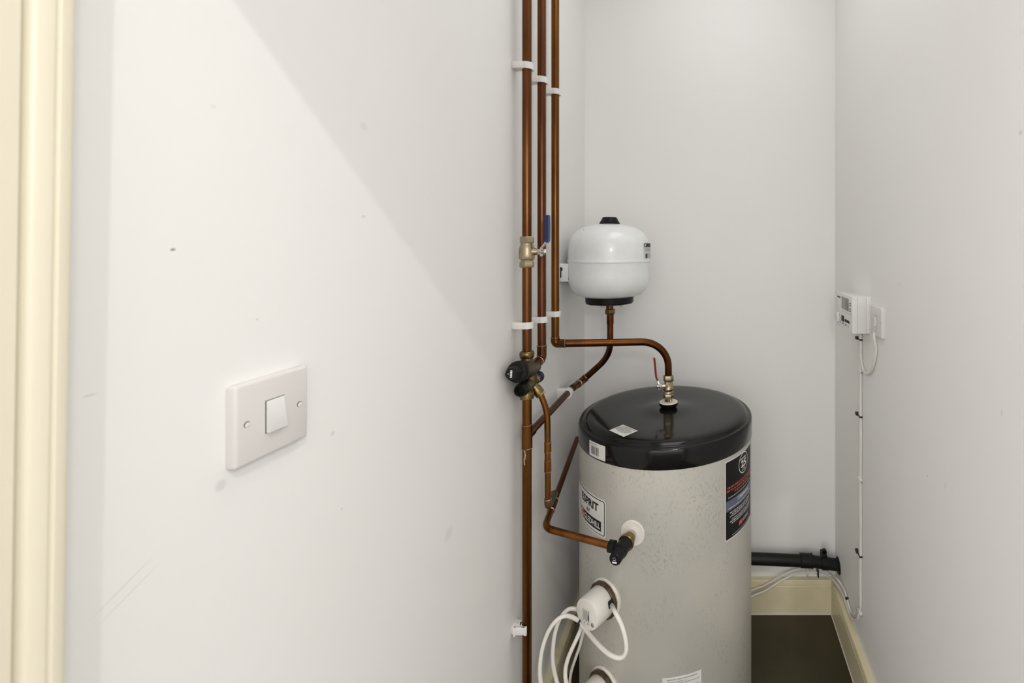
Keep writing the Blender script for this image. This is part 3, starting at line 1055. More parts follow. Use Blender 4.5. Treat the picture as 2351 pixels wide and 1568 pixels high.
vb = thing('wall_bracket', 'white metal bracket with a keyhole slot holding the vessel to the left wall', 'bracket', (XL, 1.55, 1.308))
b = MB()
b.box((XL, 1.500, 1.309), (XL + 0.003, 1.66, 1.368), M['vessel'], 0.0012, 2)
b.box((XL, 1.517, 1.309), (-0.4635, 1.521, 1.368), M['vessel'], 0.0015, 3)
b.box((XL, 1.639, 1.309), (-0.4635, 1.643, 1.368), M['vessel'], 0.0015, 3)
b.build('plate', vb)
k_ = MB().lathe([(0, 0.0065), (0.0012, 0.0065), (0.0012, 0)], (XL + 0.0045, 1.5165, 1.350), (0, -1, 0), M['dark'], 20)
k_.box((XL + 0.0025, 1.5150, 1.322), (XL + 0.0065, 1.5168, 1.349), M['dark'], 0.0006, 2)
k_.build('keyhole_slot', vb)
MB().box((-0.4638, 1.5165, 1.314), (-0.4618, 1.523, 1.364), M['dark'], 0.0008, 2).build('dark_edge_strip', vb)  # thin dark strip along the bracket's outer edge

# ------------------------------------------------------------------ hot water cylinder
hw = thing('hot_water_cylinder', 'tall galvanised hot water cylinder with glossy black lid and printed labels', 'water cylinder', (CXT, CYT, 0.0))
ZL = 0.911
MB().lathe([(0.0, RT - 0.01), (0.004, RT), (0.85, RT), (0.856, RT - 0.006), (0.86, 0)], (CXT, CYT, 0), (0, 0, 1), M['galv'], 128).build('body', hw)
RL = 0.2700
LID = [(0.8435, RL - 0.004), (0.843, RL - 0.001), (0.8445, RL), (0.888, RL), (0.8935, RL - 0.0008), (0.8975, RL - 0.0035), (0.8990, RL - 0.0075),
       (0.8978, RL - 0.0105), (0.8975, RL - 0.0120), (0.9000, RL - 0.0145), (0.9045, RL - 0.0185), (0.9080, RL - 0.025), (0.9098, RL - 0.034), (ZL - 0.0003, 0.222), (ZL - 0.0008, 0.16),
       (ZL - 0.0015, 0.110), (ZL - 0.0012, 0.085), (ZL + 0.0008, 0.066), (ZL + 0.0032, 0.048), (ZL + 0.0042, 0.036), (ZL + 0.0042, 0)]
lid = MB().lathe(LID, (CXT, CYT, 0), (0, 0, 1), M['lid'], 144).build('lid', hw, sharp=60)


def tank(rad):
    def f(u, v, l):
        a = u / rad
        return Vector((CXT + (rad + l) * math.sin(a), CYT - (rad + l) * math.cos(a), v))
    return f


# brand label on the left
pr = Print(tank(RT))
ur = RT * surf_theta(1391.5, RT)[0]
ul = -RT * math.radians(84)
zt, zb = 0.741, 0.6375
pr.rrect(ul, zb, ur, zt, 0.010, M['paper'], 0.0005, 30)
pr.rrect(ul + 0.0045, zb + 0.0045, ur - 0.0045, zt - 0.0045, 0.0065, M['ink'], 0.0008, 30)
pr.rrect(ul + 0.0066, zb + 0.0066, ur - 0.0066, zt - 0.0066, 0.0048, M['paper'], 0.0011, 30)
ua = RT * surf_theta(1337.6, RT)[0]
ub = RT * surf_theta(1374.8, RT)[0]
pr.text('ESPRIT', ua, 0.7015, ub, 0.7240, M['ink'], 0.0015, 0.032)
pr.text('BY', RT * surf_theta(1348.3, RT)[0], 0.6845, RT * surf_theta(1355.5, RT)[0], 0.6945, M['ink'], 0.0015, 0.02)
ug0 = RT * surf_theta(1342.6, RT)[0]
ug1 = RT * surf_theta(1380.6, RT)[0]
pr.rrect(ug0, 0.6520, ug1, 0.6790, 0, M['ink'], 0.0014, 20)
pr.text('GLEDHILL', ug0 + 0.003, 0.6575, ug1 - 0.0035, 0.6735, M['whiteink'], 0.0019, 0.022)
ur0 = RT * surf_theta(1335.6, RT)[0]
pr.rrect(ur0, 0.6520, ug0 - 0.0005, 0.6790, 0.002, M['redink'], 0.0014, 8)
wq = (ug0 - ur0) / 6
uc_ = (ug0 + ur0) / 2 - 0.0002
pr.rrect(uc_ - 1.9 * wq, 0.6555, uc_ - 0.9 * wq, 0.6755, 0, M['paper'], 0.0018, 2)
pr.rrect(uc_ - 1.9 * wq, 0.6735, uc_ + 1.9 * wq, 0.6755, 0, M['paper'], 0.0018, 3)
pr.rrect(uc_ - 1.9 * wq, 0.6555, uc_ + 1.9 * wq, 0.6575, 0, M['paper'], 0.0018, 3)
pr.rrect(uc_ + 0.9 * wq, 0.6555, uc_ + 1.9 * wq, 0.6655, 0, M['paper'], 0.0018, 2)
pr.rrect(uc_ - 0.2 * wq, 0.6640, uc_ + 1.9 * wq, 0.6660, 0, M['paper'], 0.0018, 2)
o = pr.mb.build('brand_label', hw)
o['label'] = 'white label with a black border, black lettering and a red square'

# warranty label on the right
t0_, d0_ = surf_theta(1664, RT)
t1_, d1_ = surf_theta(1722.5, RT)
u0, u1 = RT * t0_, RT * t1_
zt = CAM_Z - (1061 - PCY) / F * d0_
zb = CAM_Z - (1246 - PCY) / F * d0_
hgt = zt - zb
W_ = u1 - u0
pr = Print(tank(RT))
vv = lambda f: zt - hgt * f
uu = lambda f: u0 + W_ * f
pr.rrect(u0, zb, u1, zt, 0.007, M['paper'], 0.0005, 24)
pr.rrect(u0 + 0.0035, zb + 0.0035, u1 - 0.0035, zt - 0.0035, 0.004, M['ink'], 0.0009, 24)
pr.ring(uu(0.56), vv(0.145), 0.0295, 0.0295, 0.075, M['whiteink'], 0.0013)
pr.text('25', uu(0.56) - 0.0165, vv(0.195), uu(0.56) + 0.0165, vv(0.105), M['whiteink'], 0.0014, 0.03)
pr.words(uu(0.56) - 0.020, vv(0.086), uu(0.56) + 0.018, 0.0050, M['whiteink'], 0.0014, 3, 0.2, 0.4)
pr.words(uu(0.56) - 0.012, vv(0.068), uu(0.56) + 0.012, 0.0025, M['greyink'], 0.0014, 4, 0.2, 0.4)
pr.text('YEAR', uu(0.56) - 0.010, vv(0.222), uu(0.56) + 0.010, vv(0.204), M['whiteink'], 0.0014, 0.012)
pr.words(uu(0.56) - 0.012, vv(0.240), uu(0.56) + 0.012, 0.0022, M['whiteink'], 0.0014, 5, 0.3, 0.5)
for k, (f, a, b_) in enumerate(((0.345, 0.06, 0.93), (0.385, 0.04, 0.93), (0.425, 0.25, 0.80))):
    pr.words(uu(a), vv(f), uu(b_), 0.0050, M['redtext'], 0.0013, 11 + k)
pr.words(uu(0.08), vv(0.470), uu(0.93), 0.0022, M['whiteink'], 0.0013, 20, 0.03, 0.1)
pr.rrect(u0 + 0.0036, vv(0.635), u1 - 0.0036, vv(0.505), 0, M['blueink'], 0.0012, 20)
pr.rrect(uu(0.33), vv(0.572), uu(0.80), vv(0.512), 0, M['greyink'], 0.0015, 12)
pr.words(uu(0.42), vv(0.545), uu(0.74), 0.004, M['whiteink'], 0.0018, 9, 0.2, 0.5)
pr.words(uu(0.08), vv(0.606), uu(0.93), 0.0028, M['whiteink'], 0.0016, 21, 0.03, 0.1)
for k, f in enumerate((0.665, 0.690, 0.715, 0.755, 0.780, 0.805)):
    pr.words(uu(0.12 + 0.05 * (k % 2)), vv(f), uu(0.93 - 0.06 * (k % 3)), 0.0030, M['whiteink'], 0.0013, 30 + k, 0.03, 0.12)
pr.rrect(uu(0.40), vv(0.905), uu(0.78), vv(0.855), 0, M['whiteink'], 0.0012, 8)
pr.rrect(uu(0.405), vv(0.903), uu(0.775), vv(0.857), 0, M['ink'], 0.0015, 8)
pr.rrect(uu(0.38), vv(0.908), uu(0.50), vv(0.852), 0.001, M['redtext'], 0.0018, 6)
pr.text('GLEDHILL', uu(0.52), vv(0.895), uu(0.765), vv(0.866), M['whiteink'], 0.0018, 0.01)
pr.words(uu(0.18), vv(0.958), uu(0.85), 0.0016, M['whiteink'], 0.0013, 50, 0.03, 0.1)
o = pr.mb.build('warranty_label', hw)
o['label'] = 'tall black warranty label with a ringed 25 and red print'

# drain-down instruction label at the foot of the picture
t0_, d0_ = surf_theta(1520.5, RT)
t1_, _ = surf_theta(1610, RT)
u0, u1 = RT * t0_, RT * t1_
zt = CAM_Z - (1556.5 - PCY) / F * d0_
pr = Print(tank(RT))
pr.rrect(u0, zt - 0.14, u1, zt, 0.0006, M['paper'], 0.0005, 16)
W_ = u1 - u0
pr.text('IMPORTANT  DRAIN DOWN PROCEDURE', u0 + W_ * 0.12, zt - 0.0088, u0 + W_ * 0.88, zt - 0.0055, M['ink'], 0.0009, 0.0)
for k in range(26):
    pr.words(u0 + W_ * 0.10, zt - 0.0135 - 0.0044 * k, u0 + W_ * (0.95 if k % 3 == 1 else 0.62), 0.0015, M['grey'], 0.0009, 60 + k, 0.03, 0.09)
o = pr.mb.build('instruction_label', hw)
o['label'] = 'white drain down instruction label with small black print'

# barcode sticker on the lid's skirt
t0_, d0_ = surf_theta(1353.5, RL)
t1_, d1_ = surf_theta(1390, RL)
u0, u1 = RL * t0_, RL * t1_
zt = CAM_Z - (1009.5 - PCY) / F * d0_
zb = CAM_Z - (1055 - PCY) / F * d1_
pr = Print(tank(RL))
zt, zb = max(zt, 0.8875), 0.8475
zt = 0.8885
pr.rrect(u0, zb, u1, zt, 0.003, M['paper'], 0.0005, 14)
W_ = u1 - u0
pr.words(u0 + W_ * 0.08, zt - 0.0045, u0 + W_ * 0.55, 0.0018, M['grey'], 0.0009, 3)
pr.words(u0 + W_ * 0.10, zt - 0.0080, u0 + W_ * 0.50, 0.0014, M['greyink'], 0.0009, 4)
rnd = random.Random(3)
u = u0 + W_ * 0.14
while u < u0 + W_ * 0.62:
    bw = rnd.choice((0.0012, 0.002, 0.0032))
    pr.rrect(u, zb + 0.007, u + bw, zt - 0.0115, 0, rnd.choice((M['grey'], M['greyink'], M['grey'])), 0.0009, 1)
    u += bw + rnd.choice((0.0015, 0.0024))
pr.words(u0 + W_ * 0.2, zb + 0.0045, u0 + W_ * 0.62, 0.0012, M['greyink'], 0.0009, 6)
o = pr.mb.build('barcode_sticker', lid)
o['label'] = 'white barcode sticker on the rim of the lid'

# instruction sticker lying on the lid
zs = ZL + 0.0002


def lidp(px, py):
    d = F * (CAM_Z - zs) / (py - PCY)
    return P(px, py, d)


q = [lidp(1398, 988), lidp(1430.5, 975), lidp(1464.5, 989.5), lidp(1433, 1002.5)]   # left, back, right, front
ax_ = (q[2] - q[1]).normalized()
ay_ = (q[1] - q[0]).normalized()
Lx, Ly = (q[2] - q[1]).length, (q[1] - q[0]).length
pr = Print(lambda u, v, l: q[0] + ax_ * u + ay_ * v + Vector((0, 0, l)))
pr.rrect(0, 0, Lx, Ly, 0, M['paper'], 0.0004, 2)
for k, (a, b_) in enumerate(((0.08, 0.94), (0.2, 0.75), (0.08, 0.92), (0.04, 0.90), (0.08, 0.88), (0.1, 0.86), (0.30, 0.70))):
    pr.words(Lx * a, Ly * (0.88 - 0.098 * k), Lx * b_, Ly * 0.05, M['ink'] if k in (0, 5) else M['grey'], 0.0007, 80 + k, 0.06, 0.16)
o = pr.mb.build('lid_sticker', lid)
o['label'] = 'small white printed sticker lying flat on the lid'

# outlet in the middle of the lid: black grommet full of cream foam, and the stub
z0 = ZL + 0.0040
MB().lathe([(z0 - 0.002, 0.019), (z0 + 0.002, 0.024), (z0 + 0.0085, 0.0292), (z0 + 0.0155, 0.0305), (z0 + 0.0165, 0.0298), (z0 + 0.0165, 0)], (XV, YV, 0), (0, 0, 1), M['lid'], 44).build('grommet', hw)
MB().lathe([(z0 + 0.016, 0.0293), (z0 + 0.0180, 0.0285), (z0 + 0.0188, 0.022), (z0 + 0.0190, 0)], (XV, YV, 0), (0, 0, 1), M['foam'], 44).build('foam_plug', hw)
zb1 = zat(914, YV)
stb = MB().lathe([(z0 + 0.016, 0.0114), (zb1 + 0.003, 0.0114)], (XV, YV, 0), (0, 0, 1), M['stub'], 28)
stb.build('outlet_stub', hw)
fr = MB().tube(spline([(XV + 0.0065, YV - 0.0096, z0 + 0.042), (XV + 0.0072, YV - 0.0092, z0 + 0.030), (XV + 0.0075, YV - 0.0094, z0 + 0.021)], 5), [0.0008] * 4 + [0.0018] * 4 + [0.0026] * 3, M['foam'], 8)
fr.build('foam_smear', hw)

# ------------------------------------------------------------------ isolating valve above the lid, red lever
rv = thing('isolating_valve', 'nickel-plated isolating valve with thin red lever standing over the cylinder lid', 'valve', (XV, YV, zb1))
z = lambda py: zat(py, YV)
MB().nut((XV, YV, z(875)), (0, 0, 1), z(861) - z(875), 0.0163, M['nickel'], 0.5).build('nut', rv)
MB().nut((XV, YV, z(914)), (0, 0, 1), z(903) - z(914), 0.0163, M['nickel'], 0.5).build('nut', rv)
b = MB().lathe([(z(904), 0.0125), (z(901), 0.0165), (z(899.5), 0.0165), (z(897), 0.0140), (z(893), 0.0165), (z(891), 0.0165), (z(889), 0.0150),
                (z(880), 0.0142), (z(877.5), 0.0130), (z(874), 0.0130)], (XV, YV, 0), (0, 0, 1), M['nickel'], 8, 0.2)
zsr = z(885)
b.lathe([(0.008, 0.0090), (0.020, 0.0070), (0.024, 0.0062)], (XV, YV, zsr), (-1, -0.25, 0), M['steel'], 20)
b.build('body', rv)
sd = Vector((-1, -0.25, 0)).normalized()
so_ = Vector((XV, YV, zsr))
MB().nut(so_ + sd * 0.022, sd, 0.009, 0.0085, M['steel']).build('stem', rv)
MB().lathe([(0.030, 0.0058), (0.037, 0.0058), (0.038, 0.004)], so_, sd, M['steel'], 16).build('stem_nut', rv)
lo_ = so_ + sd * 0.031
wd = Vector((0.25, -1, 0)).normalized()
lv = MB()
g0 = P(1510, 872, lo_.y + 0.004)
g1 = P(1506.5, 866, lo_.y + 0.003)
g2 = P(1502, 822, lo_.y + 0.001)
strap(lv, fillet([lo_ + Vector((0, 0, -0.009)), lo_ + Vector((0, 0, 0.007)), g0, g1], 0.005, 4), 0.011, 0.002, M['steel'], wd)
lv.build('lever', rv)
g = MB()
strap(g, spline([g0.lerp(lo_, 0.05), g1, g1.lerp(g2, 0.5), g2], 6), 0.0135, 0.0052, M['red'], wd)
bmesh.ops.bevel(g.bm, geom=[e for e in g.bm.edges if e.calc_face_angle(0) > 1.0], offset=0.0018, segments=2, affect='EDGES')
g.build('handle_grip', rv)

# ------------------------------------------------------------------ temperature relief valve on the cylinder's side
tv = thing('relief_valve', 'black and brass relief valve on a white collar on the cylinder side', 'valve', Ov)
MB().lathe([(-0.003, 0.0325), (0.0015, 0.0335), (0.0035, 0.0320), (0.0040, 0.0290), (0.0035, 0.0275), (0.006, 0.0200), (0.007, 0.0)], Ov, Nv, M['flange'], 48).build('collar', tv)
MB().lathe([(0.004, 0.0120), (0.022, 0.0120)], Ov, Nv, M['steel'], 28).build('stub', tv)
MB().lathe([(0.018, 0.0138), (0.020, 0.0150), (0.035, 0.0155), (0.037, 0.0200), (0.0445, 0.0206), (0.046, 0.0192), (0.046, 0.015)], Ov, Nv, M['brass_nut'], 36).build('brass_nut', tv)
b = MB()
Dn = (Nv + Vector((0, 0, -0.10))).normalized()
b.lathe([(0.042, 0.0170), (0.056, 0.0176), (0.064, 0.0165), (0.076, 0.0176), (0.080, 0.0170), (0.082, 0.012)], Ov, Nv, M['black'], 32)
b.lathe([(0.0, 0.0105), (0.020, 0.0105)], jb, Tv, M['black'], 24)
b.build('valve_body', tv)
MB().lathe([(0.019, 0.0120), (0.0205, 0.0150), (0.034, 0.0152), (0.0365, 0.0138), (0.037, 0.0095)], jb, Tv, M['black'], 10).build('union_nut', tv)
hd = MB().lathe([(0.076, 0.0150), (0.080, 0.0158), (0.096, 0.0156), (0.106, 0.0150), (0.1085, 0.0125), (0.1095, 0.0)], Ov, Nv, M['black'], 32)
ho = hd.build('relief_cap', tv)
hc_ = Ov + Nv * 0.1097
hu = -Tv
pr = Print(lambda u, v, l: hc_ + hu * u + Vector((0, 0, 1)) * v + Nv * l)
pr.rrect(-0.0060, -0.0062, 0.0062, -0.0036, 0, M['whiteink'], 0.0003, 2)
pr.rrect(-0.0045, -0.0080, 0.0060, -0.0066, 0, M['whiteink'], 0.0003, 2)
pr.rrect(-0.0040, -0.0014, 0.0040, 0.0006, 0, M['greyink'], 0.0003, 2)
pr.rrect(-0.0050, 0.0030, -0.0020, 0.0042, 0, M['greyink'], 0.0003, 2)
pr.rrect(0.0014, 0.0030, 0.0050, 0.0042, 0, M['greyink'], 0.0003, 2)
pr.rrect(-0.0024, 0.0056, 0.0024, 0.0068, 0, M['greyink'], 0.0003, 2)
pr.mb.build('cap_print', ho)


# ------------------------------------------------------------------ immersion heaters
def immersion(px, py, label, flex):
    th, d = surf_theta(px, RT)
    zc = CAM_Z - (py - PCY) / F * d
    o = on_tank(th, zc)
    n = Vector((math.sin(th), -math.cos(th), 0))
    tr = Vector((math.cos(th), math.sin(th), 0))
    up_ = Vector((0, 0, 1))
    root = thing('immersion_heater', label, 'immersion heater', o, 'immersion heaters on the cylinder')
    MB().lathe([(-0.006, 0.0500), (0.002, 0.0515), (0.0045, 0.0500), (0.005, 0.046), (0.005, 0)], o, n, M['flange'], 56).build('collar', root)
    MB().lathe([(0.004, 0.0455), (0.006, 0.0475), (0.014, 0.0475), (0.016, 0.0450)], o, n, M['stub'], 14, 0.2).build('brass_nut', root)
    cv = MB().lathe([(0.013, 0.0395), (0.015, 0.0405), (0.064, 0.0398), (0.0675, 0.0385), (0.0690, 0.0355), (0.0690, 0)], o, n, M['flange'], 56)
    cvo = cv.build('cover', root)
    c2 = o + n * 0.0691
    if flex:
        prn = Print(lambda u, v, l: c2 + tr * u + up_ * v + n * l)
        prn.rrect(-0.014, -0.024, 0.012, 0.016, 0.0005, M['paper'], 0.0003, 2)
        for k in range(7):
            prn.rrect(-0.012 + 0.0033 * k, -0.017 + 0.002 * (k % 3), -0.0106 + 0.0033 * k, 0.013 - 0.004 * (k % 2), 0, M['grey'], 0.0005, 1)
        prn.rrect(0.0065, -0.012, 0.0095, 0.002, 0, M['ink'], 0.0006, 1)
        prn.rrect(-0.008, -0.0225, -0.005, -0.0195, 0, M['grey'], 0.0005, 1)
        prn.rrect(0.004, -0.0225, 0.007, -0.0195, 0, M['grey'], 0.0005, 1)
        lo2 = prn.mb.build('rating_sticker', cvo)
        lo2['label'] = 'pale sticker with grey print on the round end of the cover'
    MB().lathe([(-0.001, 0.0052), (0.0006, 0.0052), (0.0006, 0.0038), (0.002, 0.0036), (0.002, 0)], c2 + tr * 0.022 - up_ * 0.017, n, M['steel'], 18).build('screw', root)
    e = o + n * 0.022 + tr * 0.0385 + up_ * 0.014
    MB().box((-0.0075, -0.002, -0.009), (0.0075, 0.003, 0.009), M['dark'], 0.001, 2,
             Matrix.Translation(e) @ Matrix((tuple(n) , tuple(tr), (0, 0, 1))).transposed().to_4x4()).build('cable_entry', root)
    return o, n, tr, e


O1, N1, T1, E1 = immersion(1391, 1372, 'upper white immersion heater cover with its flex looping out to the right', True)
O2, N2, T2, E2 = immersion(1388, 1576, 'lower white immersion heater at the bottom edge, only its top showing', False)

# ------------------------------------------------------------------ flexes of the immersion heaters
RF = 0.0052
tie_p = P(1326, 1421, 1.150)
fx = [E1 + T1 * -0.004, E1 + T1 * 0.010 - N1 * -0.004, P(1410, 1401, 1.135), P(1426, 1432, 1.118), P(1436, 1466, 1.110), P(1438, 1492, 1.105), P(1431, 1507, 1.104),
      P(1417, 1510, 1.106), P(1396, 1500, 1.118), P(1370, 1476, 1.148), P(1348, 1450, 1.192), P(1334, 1432, 1.212), P(1320, 1420, 1.205), P(1298, 1414, 1.19), P(1277, 1425, 1.18), P(1258, 1452, 1.172),
      P(1245, 1490, 1.164), P(1240, 1528, 1.158), P(1241, 1562, 1.155), P(1250, 1600, 1.155), P(1266, 1622, 1.17), P(1284, 1610, 1.19), P(1284, 1585, 1.2), P(1276, 1556, 1.205),
      P(1269, 1515, 1.205), P(1272, 1465, 1.208), P(1284, 1424, 1.215), P(1302, 1401, 1.225), P(1320, 1398, 1.232), P(1334, 1407, 1.240), P(1346, 1420, 1.250)]
o = MB().tube(spline(fx, 6), RF, M['flex'], 14).build('cable')
tag(o, 'thick white flex from upper immersion heater looping right and coiling beside the riser', 'cable')
f2 = [P(1338, 1428, 1.245), P(1334, 1442, 1.235), P(1325, 1464, 1.222), P(1313, 1490, 1.212), P(1303, 1515, 1.205), P(1298, 1540, 1.20), P(1300, 1568, 1.195), P(1310, 1600, 1.20), P(1330, 1640, 1.22)]
o = MB().tube(spline(f2, 6), RF, M['flex'], 14).build('cable')
tag(o, 'white flex hanging straight down between the coil and the cylinder', 'cable')
f3 = [P(1342, 1440, 1.30), P(1332, 1480, 1.30), P(1320, 1515, 1.30), P(1310, 1550, 1.30), P(1306, 1600, 1.30)]
o = MB().tube(spline(f3, 6), 0.0040, M['flex'], 12).build('cable')
tag(o, 'shaded thin cable in the gap behind the hanging white flex', 'cable')


def cable_tie(c, axis, r, w, label, tail=None, tp=0.006):
    root = thing('cable_tie', label, 'cable tie', c, 'black cable ties')
    MB().lathe([(-w / 2, r), (-w / 2, r + 0.0012), (w / 2, r + 0.0012), (w / 2, r), (-w / 2, r)], c, axis, M['tie'], 20).build('band', root)
    if tail is not None:
        t = Vector(tail).normalized()
        c = Vector(c)
        b = MB()
        b.tube([c + t * r * 0.9, c + t * (r + tp)], w * 0.62, M['tie'], 6)
        b.build('head', root)
    return root


cable_tie(P(1327, 1426, 1.2085), P(1320, 1420, 1.205) - P(1334, 1432, 1.212), RF + 0.0015, 0.004, 'black cable tie gathering the white flex coil by the upper immersion heater', (0.4, -0.4, -0.8), 0.004)

# ------------------------------------------------------------------ time controller and fused spur on the right wall
XF = 0.428
y0c, y1c = 1.412, 1.585
zc0, zc1 = zat(767, y0c), zat(681, y0c)
tc = thing('heating_controller', 'white boxed heating time controller with grey display on the right wall', 'controller', (XR, 1.5, zc0))
cs = MB().box((XF, y0c, zc0), (XR - 0.012, y1c, zc1), M['rocker'], 0.0028, 3)
cs.box((XR - 0.0125, y0c + 0.001, zc0 + 0.001), (XR + 0.002, y1c - 0.001, zc1 - 0.001), M['rocker'], 0.0015, 2)
cs.box((XF + 0.016, y0c - 0.0004, zc0 + 0.002), (XF + 0.0166, y0c + 0.002, zc1 - 0.002), M['greyink'])
cs.build('case', tc)


def face(px, py):
    """position on the controller's front face"""
    d = F * XF / (px - PCX)
    p = P(px, py, d)
    return p.y, p.z


cf = Print(lambda u, v, l: Vector((XF - l, u, v)))


def fbox(name, ya, yb, za, zb_, t, mat, bev=0.0006, parent=tc):
    return MB().box((XF - t, min(ya, yb), min(za, zb_)), (XF + 0.001, max(ya, yb), max(za, zb_)), mat, bev, 2).build(name, parent)


ymid = lambda f: y0c + (y1c - y0c) * f          # f = 0 near end, 1 far end
zmid = lambda f: zc1 - (zc1 - zc0) * f
fbox('display', ymid(0.20), ymid(0.63), zmid(0.10), zmid(0.44), 0.0012, M['lcd'], 0.0004)
for f in (0.19, 0.245, 0.34, 0.395):
    fbox('button', ymid(0.08), ymid(0.14), zmid(f), zmid(f + 0.032), 0.0012, M['grey'], 0.0003)
def mark(fn, root, *rect, mat=M['grey'], lift=0.0004):
    p = Print(fn)
    p.rrect(*rect, 0, mat, lift, 2)
    p.mb.build('printed_mark', root)


fface = lambda u, v, l: Vector((XF - l, u, v))
for fa, fb, ga, gb in ((0.94, 0.74, 0.17, 0.125), (0.98, 0.955, 0.43, 0.41), (0.085, 0.06, 0.50, 0.48), (0.80, 0.76, 0.665, 0.645), (0.76, 0.72, 0.875, 0.84),
                       (0.62, 0.52, 0.875, 0.84), (0.42, 0.34, 0.875, 0.84), (0.24, 0.20, 0.875, 0.84)):
    mark(fface, tc, ymid(fb), zmid(ga), ymid(fa), zmid(gb))
mark(fface, tc, ymid(0.14), zmid(0.518), ymid(0.74), zmid(0.512), mat=M['greyink'])
fbox('rocker', ymid(0.80), ymid(0.97), zmid(0.60), zmid(0.86), 0.0065, M['rocker'], 0.0015)
fbox('slider', ymid(0.50), ymid(0.65), zmid(0.64), zmid(0.80), 0.0015, M['ink'], 0.0004)
for k in range(3):
    fbox('button', ymid(0.36 - 0.10 * k), ymid(0.43 - 0.10 * k), zmid(0.70), zmid(0.77), 0.0018, M['ink'], 0.0004)

spr = thing('fused_spur', 'white fused spur switch plate beside the controller, on the right wall', 'switch', (XR, 1.345, zat(770, 1.3)))
ys, zs_ = 1.342, CAM_Z - ((706 + 781) / 2 - PCY) / F * 1.299
wall_plate(spr, XR, -1, ys, zs_, M['plastic'], (0.015, 0.026), 0.033, 0.0095)
sface = lambda u, v, l: Vector((XR - 0.0095 - l, ys + u, zs_ + v))
mark(sface, spr, 0.003, 0.018, 0.009, 0.0192)
mark(sface, spr, -0.010, 0.018, -0.003, 0.0192)
mark(sface, spr, -0.0006, -0.031, 0.0006, -0.025, mat=M['greyink'])

# ------------------------------------------------------------------ cables on the right wall
CR = 0.0036
xa = XR - 0.0050
sl_ = [P(2001, 764, 1.352), P(2005, 778, 1.352), P(2006, 800, 1.355), P(2003, 825, 1.365), P(1997, 845, 1.385), P(1988, 856, 1.41), P(1979, 857, 1.44), P(1972, 850, 1.465), P(1968, 830, 1.485),
       P(1966, 805, 1.497), P(1965, 785, 1.500), P(1965, 766, 1.500)]
for i, p in enumerate(sl_):
    p.x = XR - 0.0046 - (0.006 if i < 2 else 0.0)
o = MB().tube(spline(sl_, 6), 0.0042, M['flex'], 12).build('cable')
tag(o, 'white cable looping in a U from fused spur up to the controller', 'cable')


def wallcable(dy, dx, r, label, end):
    pts = []
    for py, wob in ((766, 0), (790, 0.0), (860, 0.001), (950, 0.0), (1010, -0.002), (1100, 0.001), (1190, -0.001), (1273, 0.0), (1340, 0.001), (1385, 0.0)):
        y = 1.500 + dy + wob + (0.0)
        zz = CAM_Z - (py - PCY) / F * 1.5
        pts.append(Vector((XR - r - 0.0006 - dx, y, zz)))
    pts += end
    o = MB().tube(spline(pts, 6), r, M['flex'], 12).build('cable')
    tag(o, label, 'cable', 'white cables down the right wall')


xw_ = XR - 0.005
zsk = 0.1345
xc_ = XR - 0.0058
endA = [at_x(1964.5, 1398, xc_), at_x(1962, 1408, xc_), at_x(1957.5, 1409, xc_), at_x(1952.5, 1402, xc_), at_x(1948, 1388, xc_), at_x(1941, 1362, xc_), at_x(1932, 1343, xc_ - 0.002), at_x(1920, 1327, xc_ - 0.012),
        P(1904, 1316, 1.798), P(1887, 1309, 1.808), P(1868, 1306, 1.810), P(1846, 1306, 1.810), P(1820, 1310, 1.806), P(1785, 1327, 1.795), P(1755, 1344, 1.792), P(1731, 1353, 1.792), P(1690, 1372, 1.79)]
endB = [at_x(1972, 1408, xc_), at_x(1969, 1420, xc_), at_x(1962, 1424, xc_), at_x(1954, 1417, xc_), at_x(1948, 1402, xc_), at_x(1938, 1371, xc_), at_x(1928, 1351, xc_ - 0.004), at_x(1915, 1334, xc_ - 0.016),
        P(1899, 1323, 1.786), P(1882, 1316, 1.794), P(1865, 1313.5, 1.797), P(1846, 1314, 1.797), P(1822, 1319, 1.795), P(1787, 1337, 1.788), P(1757, 1356, 1.785), P(1731, 1367, 1.785), P(1690, 1390, 1.78)]
wallcable(0.006, 0.0, CR, 'white cable down the right wall, upper strand where it crosses the back wall', endA)
wallcable(-0.0065, 0.0, CR + 0.0004, 'white cable down the right wall, lower strand where it crosses the back wall', endB)
# ties and clips on them
for py, lab in ((779, 'black cable tie just under the heating controller'),
                (955, 'black cable tie midway up the right wall cables'),
                (1274, 'black cable tie on the right wall cables level with the waste pipe')):
    zz = CAM_Z - (py - PCY) / F * 1.5
    cc = Vector((XR - 0.0045, 1.500, zz))
    root = thing('cable_tie', lab, 'cable tie', cc, 'black cable ties')
    MB().box((XR - 0.0098, 1.488, zz - 0.0026), (XR - 0.0005, 1.513, zz + 0.0026), M['tie'], 0.0008, 2).build('band', root)
    MB().box((XR - 0.0135, 1.511, zz - 0.0035), (XR - 0.003, 1.526, zz + 0.0055), M['tie'], 0.0012, 2).build('head', root)
for py, lab in ((851, 'small white cable clip at the foot of the cable loop'),
                (1100, 'small white cable clip on the bare stretch of the right wall cables'),
                (1405, 'small white cable clip where the right wall cables turn at the bottom')):
    zz = CAM_Z - (py - PCY) / F * 1.5
    root = thing('cable_clip', lab, 'cable clip', (XR, 1.5, zz), 'white cable clips')
    MB().box((XR - 0.0100, 1.490, zz - 0.0045), (XR - 0.0005, 1.512, zz + 0.0045), M['clip'], 0.001, 2).build('saddle', root)
    MB().lathe([(0, 0.0018), (0.006, 0.0018), (0.0065, 0.001), (0.0065, 0)], (XR - 0.0005, 1.4865, zz - 0.004), (-1, 0, 0), M['steel'], 10).build('nail', root)
p_ = P(1945, 1371, 1.66)
